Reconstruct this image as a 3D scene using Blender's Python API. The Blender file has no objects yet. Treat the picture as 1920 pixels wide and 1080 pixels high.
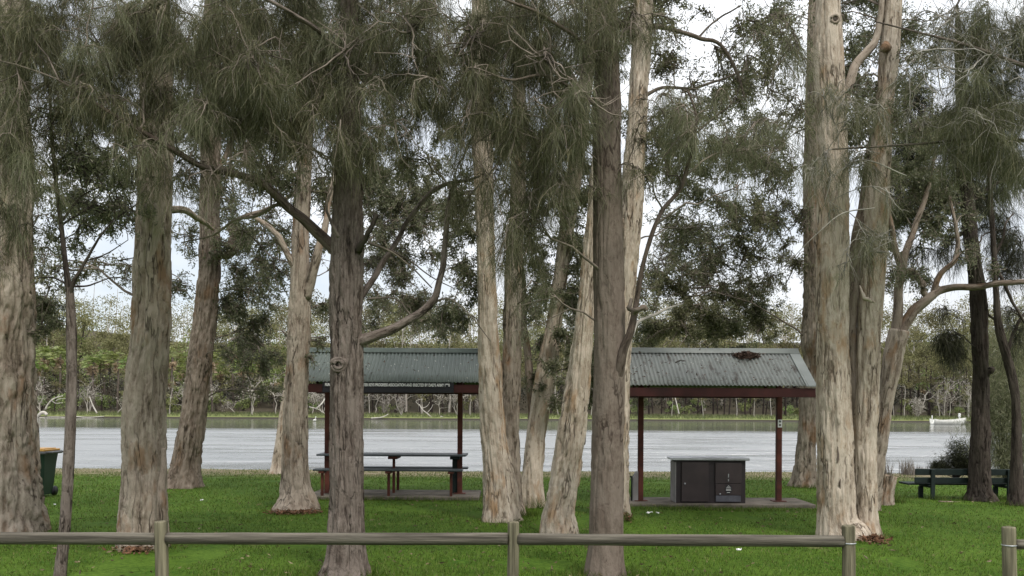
import bpy, math
import numpy as np
from mathutils import Matrix

rng = np.random.default_rng(7)
scene = bpy.context.scene
COL = scene.collection
H, F, CX, HY, ROLL = 1.95, 1600.0, 960.0, 760.0, math.radians(0.3)
CR, SR = math.cos(ROLL), math.sin(ROLL)
WL = -0.42                       # water level


def ray(px, py):
    dx, dy = np.asarray(px, float) - CX, HY - np.asarray(py, float)
    return (dx * CR - dy * SR) / F, (dx * SR + dy * CR) / F


def P(px, py, D):
    a, b = ray(px, py)
    return np.stack(np.broadcast_arrays(a * D, np.asarray(D, float), H + b * D), -1)


def sstep(a, b, x):
    t = np.clip((np.asarray(x, float) - a) / (b - a), 0, 1)
    return t * t * (3 - 2 * t)


_T = rng.random((32, 32, 32))


def noise(p, seed=0):
    p = np.asarray(p, float) + seed * 7.31
    i = np.floor(p).astype(int)
    f = p - i
    f = f * f * (3 - 2 * f)
    r = 0
    for a in (0, 1):
        for b in (0, 1):
            for c in (0, 1):
                w = (f[..., 0] if a else 1 - f[..., 0]) * (f[..., 1] if b else 1 - f[..., 1]) * (f[..., 2] if c else 1 - f[..., 2])
                r = r + w * _T[(i[..., 0] + a) % 32, (i[..., 1] + b) % 32, (i[..., 2] + c) % 32]
    return r


def fbm(p, seed=0, oct=3):
    r, a = 0, 0.5
    for k in range(oct):
        r = r + a * noise(np.asarray(p) * 2 ** k, seed + k * 3)
        a *= .5
    return r / (1 - .5 ** oct)


def n2(x, y, s=1.0, seed=0):
    x, y = np.broadcast_arrays(np.asarray(x, float), np.asarray(y, float))
    return fbm(np.stack([x * s, y * s, np.full_like(x, .37)], -1), seed)


def gz(x, y):
    """ground height"""
    x, y = np.broadcast_arrays(np.asarray(x, float), np.asarray(y, float))
    w = (n2(x, x * 0, .25, 3) - .5) * 1.6
    z = (n2(x, y, .35, 1) - .5) * .07 - .30 * sstep(20, 29.2, y)
    z = z - .9 * sstep(29.2 + w * .5, 31.2 + w * .5, y)
    fw = (n2(x, x * 0, .07, 5) - .5) * 5
    far = 138 + fw
    z = z + 1.12 * sstep(far - .7, far + .3, y) + .35 * sstep(far, far + 9, y)
    z = z + 22 * sstep(150, 260, y) * (.7 + .6 * n2(x, y, .012, 9)) + 30 * sstep(300, 900, y) * 0
    return z


def base_D(px, py):
    a, b = ray(px, py)
    D = -H / b
    for _ in range(12):
        D = .5 * D + .5 * (H - float(gz(a * D, D))) / -b
    return float(D)


# ------------------------------------------------------------------ mesh building
class MB:
    def __init__(s):
        s.V, s.L, s.S, s.MI, s.n = [], [], [], [], 0
        s.A = {}

    def add(s, V, faces, mi=0, **attrs):
        V = np.asarray(V, np.float64).reshape(-1, 3)
        if isinstance(faces, np.ndarray):
            groups = [faces]
        else:
            d = {}
            for f in faces:
                d.setdefault(len(f), []).append(f)
            groups = [np.array(v) for v in d.values()]
        for g in groups:
            if len(g) == 0:
                continue
            s.L.append((g + s.n).ravel())
            s.S.append(np.full(len(g), g.shape[1]))
            s.MI.append(np.full(len(g), mi))
        for k, v in attrs.items():
            s.A.setdefault(k, []).append((s.n, np.asarray(v, float)))
        s.V.append(V)
        s.n += len(V)

    def build(s, name, mats, parent=None, loc=None, smooth=True):
        me = bpy.data.meshes.new(name)
        V = np.concatenate(s.V) if s.V else np.zeros((0, 3))
        o = bpy.data.objects.new(name, me)
        off = np.zeros(3)
        if loc is not None:
            o.location = loc
            off = np.asarray(loc, float)
        if parent is not None:
            o.parent = parent
            q = parent
            while q is not None:
                off = off + np.array(q.location)
                q = q.parent
        V = V - off
        L, S = np.concatenate(s.L), np.concatenate(s.S)
        me.vertices.add(len(V))
        me.vertices.foreach_set('co', V.ravel())
        me.loops.add(len(L))
        me.loops.foreach_set('vertex_index', L)
        me.polygons.add(len(S))
        st = np.concatenate([[0], np.cumsum(S)[:-1]])
        me.polygons.foreach_set('loop_start', st)
        me.polygons.foreach_set('loop_total', S)
        me.polygons.foreach_set('material_index', np.concatenate(s.MI))
        me.polygons.foreach_set('use_smooth', np.full(len(S), smooth))
        for k, lst in s.A.items():
            arr = np.zeros((len(V), 3))
            for n0, v in lst:
                arr[n0:n0 + len(v)] = v
            at = me.attributes.new(k, 'FLOAT_VECTOR', 'POINT')
            at.data.foreach_set('vector', arr.ravel())
        for m in (mats if isinstance(mats, (list, tuple)) else [mats]):
            me.materials.append(m)
        me.update(calc_edges=True)
        me.validate()
        COL.objects.link(o)
        return o

    # -- shapes
    def box(s, c, size, mi=0, rot=None, bev=0.0):
        x, y, z = np.array(size) / 2.0
        if bev > 0:
            b = min(bev, x * .45, y * .45, z * .45)
            pts, fc = [], []
            import itertools
            idx = {}
            for sx, sy, sz in itertools.product((-1, 1), repeat=3):
                for ax in range(3):
                    d = [x - b, y - b, z - b]
                    d[ax] = [x, y, z][ax]
                    idx[(sx, sy, sz, ax)] = len(pts)
                    pts.append((sx * d[0], sy * d[1], sz * d[2]))
            for ax in range(3):
                u, w = (ax + 1) % 3, (ax + 2) % 3
                for sg in (-1, 1):
                    q = []
                    for a, c2 in ((-1, -1), (1, -1), (1, 1), (-1, 1)):
                        k = [0, 0, 0]
                        k[ax], k[u], k[w] = sg, a, c2
                        q.append(idx[(*k, ax)])
                    fc.append(q if sg > 0 else q[::-1])
                for a in (-1, 1):
                    for c2 in (-1, 1):
                        q = []
                        for e, axx in ((-1, u), (1, u), (1, w), (-1, w)):
                            k = [0, 0, 0]
                            k[ax], k[u], k[w] = e, a, c2
                            q.append(idx[(*k, axx)])
                        fc.append(q if a * c2 < 0 else q[::-1])
            for sx, sy, sz in itertools.product((-1, 1), repeat=3):
                q = [idx[(sx, sy, sz, k)] for k in range(3)]
                fc.append(q if sx * sy * sz > 0 else q[::-1])
            V = np.array(pts)
        else:
            V = np.array([(a, b2, c2) for a in (-x, x) for b2 in (-y, y) for c2 in (-z, z)])
            fc = [(0, 1, 3, 2), (4, 6, 7, 5), (0, 4, 5, 1), (2, 3, 7, 6), (0, 2, 6, 4), (1, 5, 7, 3)]
        if rot is not None:
            V = V @ np.array(rot).T
        s.add(V + np.asarray(c), fc, mi)

    def prism(s, poly, y0, y1, mi=0):
        """poly in x,z extruded along y"""
        poly = np.asarray(poly, float)
        n = len(poly)
        V = np.concatenate([np.c_[poly[:, 0], np.full(n, y0), poly[:, 1]], np.c_[poly[:, 0], np.full(n, y1), poly[:, 1]]])
        f = [tuple(range(n)), tuple(range(2 * n - 1, n - 1, -1))] + [(i, n + i, n + (i + 1) % n, (i + 1) % n) for i in range(n)]
        s.add(V, f, mi)

    def tube(s, pts, rad, sides=8, mi=0, cap=True, bark=None):
        pts = np.asarray(pts, float)
        V, Fq, B = tubes(pts[None], np.asarray(rad, float)[None] * np.ones((1, len(pts))), sides, True)
        k = {}
        if bark is not None:
            k['bark'] = B + np.array([0, 0, bark])
        fc = [tuple(q) for q in Fq]
        if cap:
            n = len(V)
            fc += [tuple(range(sides))[::-1], tuple(range(n - sides, n))]
        s.add(V, fc, mi, **k)


def tubes(Pp, R, sides, bark=False):
    """(n,k,3) polylines, (n,k) radii -> verts, quads"""
    n, k, _ = Pp.shape
    T = np.gradient(Pp, axis=1)
    T /= np.linalg.norm(T, axis=2, keepdims=True) + 1e-9
    ref = np.zeros_like(T)
    m = np.abs(T[:, :, 2]).mean(1) > .75
    ref[m] = (1, 0, 0)
    ref[~m] = (0, 0, 1)
    u = ref - (ref * T).sum(2, keepdims=True) * T
    u /= np.linalg.norm(u, axis=2, keepdims=True) + 1e-9
    v = np.cross(T, u)
    a = np.linspace(0, 2 * np.pi, sides, endpoint=False)
    ca, sa = np.cos(a), np.sin(a)
    V = Pp[:, :, None] + R[:, :, None, None] * (u[:, :, None] * ca[None, None, :, None] + v[:, :, None] * sa[None, None, :, None])
    idx = np.arange(n * k * sides).reshape(n, k, sides)
    q = np.stack([idx[:, :-1], np.roll(idx[:, :-1], -1, 2), np.roll(idx[:, 1:], -1, 2), idx[:, 1:]], -1).reshape(-1, 4)
    if bark:
        sl = np.concatenate([np.zeros((n, 1)), np.cumsum(np.linalg.norm(np.diff(Pp, axis=1), axis=2), 1)], 1)
        B = np.stack(np.broadcast_arrays(ca * R[:, :, None], sa * R[:, :, None], sl[:, :, None]), -1).reshape(-1, 3)
        return V.reshape(-1, 3), q, B
    return V.reshape(-1, 3), q


def smooth_path(pts, n):
    """Catmull-Rom through rows of pts (any columns)"""
    pts = np.asarray(pts, float)
    if len(pts) == 2:
        t = np.linspace(0, 1, n)[:, None]
        return pts[0] * (1 - t) + pts[1] * t
    q = np.vstack([2 * pts[0] - pts[1], pts, 2 * pts[-1] - pts[-2]])
    d = np.concatenate([[0], np.cumsum(np.linalg.norm(np.diff(pts[:, :3], axis=0), axis=1))])
    u = np.linspace(0, d[-1], n)
    i = np.clip(np.searchsorted(d, u, 'right') - 1, 0, len(pts) - 2)
    t = ((u - d[i]) / (d[i + 1] - d[i] + 1e-9))[:, None]
    a, b, c, e = q[i], q[i + 1], q[i + 2], q[i + 3]
    return .5 * (2 * b + (c - a) * t + (2 * a - 5 * b + 4 * c - e) * t * t + (3 * b - a - 3 * c + e) * t ** 3)


def unit(n):
    v = rng.normal(size=(n, 3))
    return v / np.linalg.norm(v, axis=1, keepdims=True)


def leaf_quads(mb, c, L, W, droop=.5, mi=0, flat=1.0):
    """diamond leaves at centres c"""
    n = len(c)
    d = unit(n)
    d[:, 2] = (d[:, 2] - droop) * flat
    d /= np.linalg.norm(d, axis=1, keepdims=True) + 1e-9
    s = np.cross(d, unit(n))
    s /= np.linalg.norm(s, axis=1, keepdims=True) + 1e-9
    L = (L * rng.uniform(.65, 1.25, n))[:, None]
    W = (W * rng.uniform(.7, 1.2, n))[:, None]
    nrm = np.cross(d, s)
    V = np.stack([c, c + d * L * .45 + s * W * .5 + nrm * L * .06, c + d * L, c + d * L * .45 - s * W * .5 + nrm * L * .06], 1)
    mb.add(V.reshape(-1, 3), np.arange(n * 4).reshape(n, 4), mi)


def strands(mb, c, d0, L, W, mi=0, grav=.85):
    """hanging she-oak branchlets: ribbons of 3 quads"""
    n = len(c)
    L = (L * rng.uniform(.3, 1.5, n))[:, None]
    d = d0 / (np.linalg.norm(d0, axis=1, keepdims=True) + 1e-9)
    g = np.array([.06, 0, -1.0]) + rng.normal(0, .28, (n, 3))
    pts = [c]
    for k in range(3):
        d = d + g * grav * (.55 + .3 * k) + rng.normal(0, .1, (n, 3))
        d = d / np.linalg.norm(d, axis=1, keepdims=True)
        pts.append(pts[-1] + d * L / 3)
    ang = rng.uniform(0, np.pi, n)
    s = np.stack([np.cos(ang), np.sin(ang), np.zeros(n)], 1)
    V = []
    for k, p in enumerate(pts):
        w = W * (1, .95, .8, .3)[k] * .5
        V += [p - s * w, p + s * w]
    V = np.stack(V, 1)
    b = (np.arange(n) * 8)[:, None]
    q = np.concatenate([b + np.array([2 * k, 2 * k + 1, 2 * k + 3, 2 * k + 2]) for k in range(3)])
    mb.add(V.reshape(-1, 3), q, mi)


# ------------------------------------------------------------------ materials
def mat(name):
    m = bpy.data.materials.new(name)
    m.use_nodes = True
    t = m.node_tree
    t.nodes.clear()
    return m, t


def N(t, typ, **kw):
    n = t.nodes.new(typ)
    for k, v in kw.items():
        if k.startswith('i_'):
            key = k[2:]
            n.inputs[int(key) if key.isdigit() else key.replace('_', ' ')].default_value = v
        else:
            setattr(n, k, v)
    return n


def ramp(t, fac, stops):
    r = N(t, 'ShaderNodeValToRGB')
    el = r.color_ramp.elements
    while len(el) < len(stops):
        el.new(.5)
    for e, (p, c) in zip(el, stops):
        e.position = p
        e.color = (*c, 1) if len(c) == 3 else c
    t.links.new(fac, r.inputs[0])
    return r.outputs[0]


def mixc(t, fac, a, b, mode='MIX'):
    m = N(t, 'ShaderNodeMix', data_type='RGBA', blend_type=mode)
    for s, v in ((m.inputs[0], fac), (m.inputs[6], a), (m.inputs[7], b)):
        if hasattr(v, 'is_linked'):
            t.links.new(v, s)
        else:
            s.default_value = v if not isinstance(v, tuple) or len(v) == 4 else (*v, 1)
    return m.outputs[2]


def math_(t, op, a, b=0.0, clamp=False):
    m = N(t, 'ShaderNodeMath', operation=op, use_clamp=clamp)
    for s, v in ((m.inputs[0], a), (m.inputs[1], b)):
        if hasattr(v, 'is_linked'):
            t.links.new(v, s)
        else:
            s.default_value = v
    return m.outputs[0]


def noise_n(t, vec, scale, detail=4, rough=.55, sc=(1, 1, 1), off=(0, 0, 0)):
    mp = N(t, 'ShaderNodeMapping')
    mp.inputs['Scale'].default_value = sc
    mp.inputs['Location'].default_value = off
    t.links.new(vec, mp.inputs[0])
    n = N(t, 'ShaderNodeTexNoise', i_Scale=scale, i_Detail=detail, i_Roughness=rough)
    t.links.new(mp.outputs[0], n.inputs['Vector'])
    return n.outputs['Fac']


def pbsdf(t, col, rough=.8, spec=.3, metal=0.0, normal=None):
    b = N(t, 'ShaderNodeBsdfPrincipled')
    for s, v in (('Base Color', col), ('Roughness', rough), ('Specular IOR Level', spec), ('Metallic', metal)):
        if hasattr(v, 'is_linked'):
            t.links.new(v, b.inputs[s])
        else:
            b.inputs[s].default_value = (*v, 1) if isinstance(v, tuple) and len(v) == 3 else v
    if normal is not None:
        t.links.new(normal, b.inputs['Normal'])
    return b.outputs[0]


def bump(t, h, strength=.5, dist=.02):
    b = N(t, 'ShaderNodeBump', i_Strength=strength, i_Distance=dist)
    t.links.new(h, b.inputs['Height'])
    return b.outputs[0]


def out(t, sh):
    o = N(t, 'ShaderNodeOutputMaterial')
    t.links.new(sh, o.inputs[0])


def objco(t):
    return N(t, 'ShaderNodeTexCoord').outputs['Object']


def bark_mat(name, dark, mid, light, patch, pamt=.55, zst=.1, fine=26, coarse=9, rel=.02, attr=True):
    m, t = mat(name)
    if attr:
        a = N(t, 'ShaderNodeAttribute', attribute_name='bark').outputs['Vector']
    else:
        a = objco(t)
    rnd = N(t, 'ShaderNodeObjectInfo').outputs['Random']
    ad = N(t, 'ShaderNodeVectorMath', operation='ADD')
    t.links.new(a, ad.inputs[0])
    t.links.new(math_(t, 'MULTIPLY', rnd, 37.0), ad.inputs[1])
    v = ad.outputs[0]
    wn = N(t, 'ShaderNodeTexNoise', i_Scale=5.0, i_Detail=3.0)
    t.links.new(v, wn.inputs['Vector'])
    wm = N(t, 'ShaderNodeVectorMath', operation='MULTIPLY_ADD')
    t.links.new(wn.outputs['Color'], wm.inputs[0])
    wm.inputs[1].default_value = (.04, .04, .18)
    t.links.new(v, wm.inputs[2])
    v = wm.outputs[0]
    n1 = noise_n(t, v, coarse, 6, .6, (1, 1, zst))
    n3 = noise_n(t, v, fine, 5, .65, (1, 1, zst * 1.8), (3, 1, 2))
    n4 = noise_n(t, v, fine * 2.2, 3, .6, (1, 1, .55), (8, 1, 2))
    h = math_(t, 'ADD', math_(t, 'MULTIPLY', n1, .5), math_(t, 'ADD', math_(t, 'MULTIPLY', n3, .36), math_(t, 'MULTIPLY', n4, .14)))
    c = ramp(t, h, [(.36, dark), (.455, mid), (.58, light)])
    n2_ = noise_n(t, v, 3.2, 5, .62, (1, 1, .42), (11, 5, 3))
    n7 = noise_n(t, v, 4.5, 5, .65, (1, 1, .55), (17, 25, 3))
    c = mixc(t, ramp(t, n7, [(.52, (0, 0, 0)), (.56, (.75, .75, .75))]), c, tuple(x * .92 for x in light))
    c = mixc(t, ramp(t, n2_, [(pamt, (0, 0, 0)), (pamt + .12, (.8, .8, .8))]), c, patch, 'MIX')
    n5 = noise_n(t, v, 3.5, 3, .5, (1, 1, .5), (1, 15, 3))
    c = mixc(t, ramp(t, n5, [(.4, (0, 0, 0)), (.7, (.4, .4, .4))]), c, mid)
    # fissures
    n6 = noise_n(t, v, coarse * .85, 3, .55, (1, 1, zst * .9), (21, 4, 3))
    fis = math_(t, 'ABSOLUTE', math_(t, 'SUBTRACT', n6, .5))
    gate = ramp(t, noise_n(t, v, 3, 3, .5, (1, 1, .4), (31, 2, 3)), [(.42, (0, 0, 0)), (.6, (.85, .85, .85))])
    fm = mixc(t, 1.0, ramp(t, fis, [(.006, (1, 1, 1)), (.026, (0, 0, 0))]), gate, 'MULTIPLY')
    c = mixc(t, fm, c, tuple(x * .65 for x in dark))
    c = mixc(t, ramp(t, n3, [(.30, (.8, .8, .8)), (.37, (0, 0, 0))]), c, tuple(x * .8 for x in dark))
    hb = math_(t, 'SUBTRACT', h, math_(t, 'MULTIPLY', fm, .22))
    out(t, pbsdf(t, c, .95, .08, 0, bump(t, hb, 1.0, rel * 2.2)))
    return m


def leaf_mat(name, stops, tr=.3, gloss=.06, hue=0.0):
    m, t = mat(name)
    r = N(t, 'ShaderNodeNewGeometry').outputs['Random Per Island']
    c = ramp(t, r, stops)
    if hue:
        o = N(t, 'ShaderNodeObjectInfo').outputs['Random']
        hs = N(t, 'ShaderNodeHueSaturation')
        t.links.new(math_(t, 'ADD', math_(t, 'MULTIPLY', o, hue), .5 - hue / 2), hs.inputs['Hue'])
        t.links.new(math_(t, 'ADD', math_(t, 'MULTIPLY', o, .5), .75), hs.inputs['Value'])
        t.links.new(c, hs.inputs['Color'])
        c = hs.outputs[0]
    d = N(t, 'ShaderNodeBsdfDiffuse')
    tl = N(t, 'ShaderNodeBsdfTranslucent')
    t.links.new(c, d.inputs[0])
    t.links.new(c, tl.inputs[0])
    mx = N(t, 'ShaderNodeMixShader', i_0=tr)
    t.links.new(d.outputs[0], mx.inputs[1])
    t.links.new(tl.outputs[0], mx.inputs[2])
    g = N(t, 'ShaderNodeBsdfGlossy', i_Roughness=.45)
    m2 = N(t, 'ShaderNodeMixShader', i_0=gloss)
    t.links.new(mx.outputs[0], m2.inputs[1])
    t.links.new(g.outputs[0], m2.inputs[2])
    out(t, m2.outputs[0])
    return m


def plain(name, col, rough=.6, spec=.4, metal=0.0, var=.25, sc=8, bmp=.15, dirt=None, stretch=(1, 1, 1)):
    m, t = mat(name)
    v = objco(t)
    n = noise_n(t, v, sc, 6, .6, stretch)
    nf = noise_n(t, v, sc * 6, 3, .6, stretch)
    n = N(t, 'ShaderNodeMapRange', i_1=.32, i_2=.68).outputs[0] if False else ramp(t, n, [(.34, (0, 0, 0)), (.66, (1, 1, 1))])
    c = mixc(t, n, tuple(x * (1 - var) for x in col), tuple(min(1, x * (1 + var)) for x in col))
    if dirt:
        c = mixc(t, ramp(t, noise_n(t, v, sc * .6, 6, .65, stretch, (4, 4, 4)), [(.5, (0, 0, 0)), (.68, (.8, .8, .8))]), c, dirt)
    out(t, pbsdf(t, c, rough, spec, metal, bump(t, nf, bmp, .01)))
    return m


M = {}
M['paperbark'] = bark_mat('paperbark', (.062, .046, .034), (.228, .183, .142), (.395, .337, .273), (.20, .11, .055), .555, .14)
M['paperbark_pale'] = bark_mat('pale_paperbark', (.092, .067, .047), (.33, .268, .205), (.53, .455, .37), (.30, .18, .09), .555, .13)
M['paperbark_brown'] = bark_mat('brown_paperbark', (.047, .035, .027), (.15, .116, .09), (.265, .218, .174), (.165, .095, .05), .555, .12)
M['sheoak_bark'] = bark_mat('sheoak_bark', (.030, .023, .019), (.105, .083, .069), (.20, .166, .142), (.085, .064, .05), .6, .16, 34, 13, .025)
M['sheoak_smooth'] = bark_mat('smooth_sheoak_bark', (.068, .050, .040), (.128, .1, .08), (.178, .145, .118), (.098, .074, .058), .58, .3, 30, 7, .012)
M['limb_bark'] = bark_mat('limb_bark', (.028, .021, .017), (.078, .059, .047), (.135, .107, .088), (.06, .045, .035), .6, .12)
M['dark_bark'] = bark_mat('dark_bark', (.018, .013, .011), (.045, .036, .03), (.085, .07, .058), (.05, .035, .025), .6, .12)
M['twig'] = plain('grey_twig', (.16, .132, .108), .9, .1, 0, .6, 3, .1)
M['twig_pale'] = plain('pale_twig', (.27, .25, .215), .9, .1, 0, .4, 3, .1)
M['twig_dark'] = plain('dark_twig', (.06, .05, .043), .9, .1, 0, .4, 3, .1)
M['needle'] = leaf_mat('sheoak_needles', [(0, (.058, .060, .028)), (.5, (.108, .112, .055)), (.85, (.175, .172, .092)), (1, (.26, .225, .135))], .4, .02)
M['needle_light'] = leaf_mat('pale_sheoak_needles', [(0, (.09, .10, .05)), (.5, (.165, .175, .092)), (1, (.27, .26, .165))], .42, .02)
M['needle_dark'] = leaf_mat('dark_sheoak_needles', [(0, (.020, .022, .012)), (.6, (.045, .048, .026)), (1, (.10, .10, .055))], .35, .015)
M['leaf'] = leaf_mat('paperbark_leaves', [(0, (.07, .08, .040)), (.5, (.14, .152, .08)), (.9, (.22, .222, .13)), (1, (.33, .30, .2))], .48, .03)
M['leaf_pale'] = leaf_mat('pale_leaves', [(0, (.09, .098, .045)), (.5, (.175, .18, .09)), (1, (.31, .29, .17))], .45, .03)
M['far_leaf'] = leaf_mat('far_gum_leaves', [(0, (.085, .083, .036)), (.5, (.17, .165, .074)), (1, (.26, .24, .125))], .35, .01, .04)
M['far_bright'] = leaf_mat('far_bright_leaves', [(0, (.08, .11, .03)), (.5, (.19, .235, .08)), (1, (.33, .37, .15))], .4, .02, .05)
M['far_dry'] = leaf_mat('far_dry_twigs', [(0, (.15, .125, .10)), (.5, (.26, .235, .20)), (1, (.38, .35, .31))], .2, .02, .02)
M['far_shade'] = leaf_mat('far_shade_undergrowth', [(0, (.02, .021, .015)), (.6, (.055, .054, .038)), (1, (.12, .115, .08))], .25, .02, .02)  # undergrowth coloured dark to stand in for shade inside the far wood
M['frond'] = leaf_mat('palm_fronds', [(0, (.08, .11, .025)), (.5, (.17, .22, .055)), (1, (.32, .36, .13))], .4, .04, .05)
M['skirt'] = leaf_mat('dry_palm_skirt', [(0, (.22, .15, .09)), (.5, (.38, .28, .18)), (1, (.5, .4, .28))], .2, .02)
M['far_trunk'] = plain('far_trunk', (.10, .082, .068), .9, .1, 0, .5, .8, .2)
M['far_trunk_pale'] = plain('far_pale_trunk', (.36, .33, .29), .9, .1, 0, .3, .8, .2)
M['far_trunk_dark'] = plain('far_dark_trunk', (.035, .027, .024), .9, .1, 0, .5, .8, .2)
M['rail'] = plain('weathered_log', (.125, .112, .09), .95, .08, 0, .6, 26, .9, (.055, .048, .038), (.03, 1, 1))
M['postwood'] = plain('weathered_post', (.165, .148, .10), .95, .08, 0, .55, 26, .9, (.07, .065, .042), (1, 1, .045))
M['red'] = plain('red_oxide_paint', (.048, .013, .011), .6, .25, 0, .3, 3, .1, (.026, .010, .009))
M['rust'] = plain('rusty_red_steel', (.085, .025, .016), .7, .3, 0, .4, 4, .2, (.035, .015, .012))
M['benchgreen'] = plain('dark_green_paint', (.011, .018, .016), .65, .2, 0, .3, 3, .1)
M['tablegrey'] = plain('dark_blue_grey_boards', (.045, .054, .058), .5, .5, 0, .3, 3, .1)
M['bbq'] = plain('dark_brown_steel', (.030, .021, .021), .5, .4, 0, .25, 3, .08, (.042, .03, .03))
M['bbqframe'] = plain('black_brown_frame', (.019, .013, .014), .55, .4, 0, .25, 3, .05)
M['bbqgrey'] = plain('worn_grey_steel', (.085, .085, .1), .5, .4, .3, .3, 6, .05)
M['steel'] = plain('brushed_steel', (.42, .43, .45), .35, .5, .7, .15, 6, .05)
M['concrete'] = plain('concrete', (.14, .122, .10), .95, .1, 0, .35, 3, .3, (.07, .06, .045))
M['fibro'] = plain('grey_sheet', (.22, .21, .205), .8, .3, 0, .2, 4, .1)
M['bin'] = plain('bin_green_plastic', (.014, .034, .022), .45, .45, 0, .15, 3, .03)
M['binlid'] = plain('bin_yellow_plastic', (.45, .24, .045), .5, .4, 0, .15, 3, .03)
M['binred'] = plain('bin_red_plastic', (.45, .10, .06), .5, .4, 0, .15, 3, .03)
M['bindark'] = plain('dark_grey_plastic', (.06, .06, .06), .5, .4, 0, .15, 3, .03)
M['sticker'] = plain('yellow_sticker', (.45, .45, .06), .5, .4, 0, .3, 30, .0, (.05, .09, .04))
M['black'] = plain('black_paint', (.011, .010, .014), .5, .4, 0, .2, 3, .02)
M['white'] = plain('white_paint', (.72, .72, .70), .5, .4, 0, .08, 3, .05)
M['whitehull'] = plain('worn_white_hull', (.46, .46, .42), .5, .4, 0, .15, 2, .05, (.3, .29, .25))
M['litter'] = plain('dead_leaf_litter', (.095, .062, .048), .95, .1, 0, .6, 14, .8, (.17, .125, .1))
M['bleached'] = plain('bleached_driftwood', (.40, .375, .33), .9, .15, 0, .25, 3, .3, (.3, .27, .22))
M['reed'] = leaf_mat('dry_reeds', [(0, (.06, .05, .045)), (.6, (.15, .13, .11)), (1, (.26, .23, .18))], .25, .03)
M['grass'] = leaf_mat('grass_blades', [(0, (.034, .060, .008)), (.5, (.064, .108, .014)), (.9, (.115, .158, .028)), (1, (.26, .22, .10))], .35, .015)
M['mulch'] = plain('fallen_bark', (.13, .068, .04), .95, .1, 0, .5, 10, .5, (.2, .15, .1))


def roof_mat(name, col, streak, specks, amt):
    m, t = mat(name)
    v = objco(t)
    n = noise_n(t, v, 2.0, 5, .6, (1, 1, 1))
    c = mixc(t, n, tuple(x * .8 for x in col), tuple(x * 1.2 for x in col))
    st = noise_n(t, v, 6, 6, .7, (1.0, .35, .35), (5, 2, 1))
    c = mixc(t, ramp(t, st, [(amt, (0, 0, 0)), (amt + .1, (.85, .85, .85))]), c, streak)
    vo = N(t, 'ShaderNodeTexVoronoi', i_Scale=9.0)
    t.links.new(v, vo.inputs['Vector'])
    sp = ramp(t, vo.outputs['Distance'], [(.10, (1, 1, 1)), (.16, (0, 0, 0))])
    sel = ramp(t, noise_n(t, v, 7, 3, .5, (1, 1, 1), (9, 9, 9)), [(.5, (0, 0, 0)), (.54, (1, 1, 1))])
    c = mixc(t, mixc(t, 1.0, sp, sel, 'MULTIPLY'), c, specks)
    out(t, pbsdf(t, c, .55, .4, .0, bump(t, n, .1, .01)))
    return m


M['roof_green'] = roof_mat('green_roof_iron', (.10, .12, .104), (.05, .055, .046), (.5, .5, .44), .62)
M['roof_grey'] = roof_mat('grey_green_roof_iron', (.185, .197, .182), (.06, .05, .04), (.45, .45, .4), .55)
M['ridge'] = plain('ridge_cap_metal', (.21, .225, .21), .5, .4, 0, .15, 2, .05)
M['ridge_green'] = plain('green_ridge_cap', (.10, .125, .108), .5, .4, 0, .15, 2, .05)

# ground material: one sheet, coverage by where on the shore a point lies
m, t = mat('ground_cover')
gpos = N(t, 'ShaderNodeNewGeometry').outputs['Position']
sp = N(t, 'ShaderNodeSeparateXYZ')
t.links.new(gpos, sp.inputs[0])
g1 = noise_n(t, gpos, 1.1, 6, .6)
g2 = noise_n(t, gpos, 14, 5, .7)
g3 = noise_n(t, gpos, .35, 4, .6, (1, 1, 1), (7, 3, 0))
lawn = ramp(t, g1, [(.35, (.026, .072, .004)), (.5, (.054, .100, .009)), (.65, (.085, .15, .016))])
lawn = mixc(t, .55, lawn, ramp(t, g2, [(.34, (.015, .044, .003)), (.5, (.052, .095, .009)), (.66, (.10, .165, .022))]))
lawn = mixc(t, ramp(t, noise_n(t, gpos, .9, 5, .7, (1, 1, 1), (2, 9, 0)), [(.64, (0, 0, 0)), (.72, (.75, .75, .75))]), lawn, (.16, .12, .07))
dry = mixc(t, g2, (.10, .085, .045), (.24, .20, .13))
yy = math_(t, 'ADD', sp.outputs[1], math_(t, 'MULTIPLY', g3, 5.0))
shore = ramp(t, math_(t, 'DIVIDE', yy, 40.0), [(.66, (0, 0, 0)), (.735, (1, 1, 1))])
c = mixc(t, shore, lawn, dry)
mud = mixc(t, g2, (.035, .028, .02), (.10, .085, .065))
c = mixc(t, ramp(t, sp.outputs[2], [(.0, (1, 1, 1)), (.001, (0, 0, 0))]), c, c)
wet = N(t, 'ShaderNodeMapRange', i_1=-.36, i_2=-.30, i_3=1.0, i_4=0.0)
t.links.new(sp.outputs[2], wet.inputs[0])
c = mixc(t, wet.outputs[0], c, mud)
farf = N(t, 'ShaderNodeMapRange', i_1=100.0, i_2=110.0)
t.links.new(sp.outputs[1], farf.inputs[0])
fg = mixc(t, g3, (.085, .13, .035), (.22, .22, .09))
ff = N(t, 'ShaderNodeMapRange', i_1=146.0, i_2=152.0)
t.links.new(math_(t, 'ADD', sp.outputs[1], math_(t, 'MULTIPLY', g3, 4.0)), ff.inputs[0])
fg = mixc(t, ff.outputs[0], fg, mixc(t, g1, (.04, .035, .025), (.09, .075, .05)))
fb = N(t, 'ShaderNodeMapRange', i_1=-.25, i_2=-.12, i_3=1.0, i_4=0.0)
t.links.new(sp.outputs[2], fb.inputs[0])
fg = mixc(t, fb.outputs[0], fg, mixc(t, g2, (.02, .017, .013), (.07, .06, .05)))
c = mixc(t, farf.outputs[0], c, fg)
out(t, pbsdf(t, c, .95, .1, 0, bump(t, g2, .6, .03)))
M['ground'] = m

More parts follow.
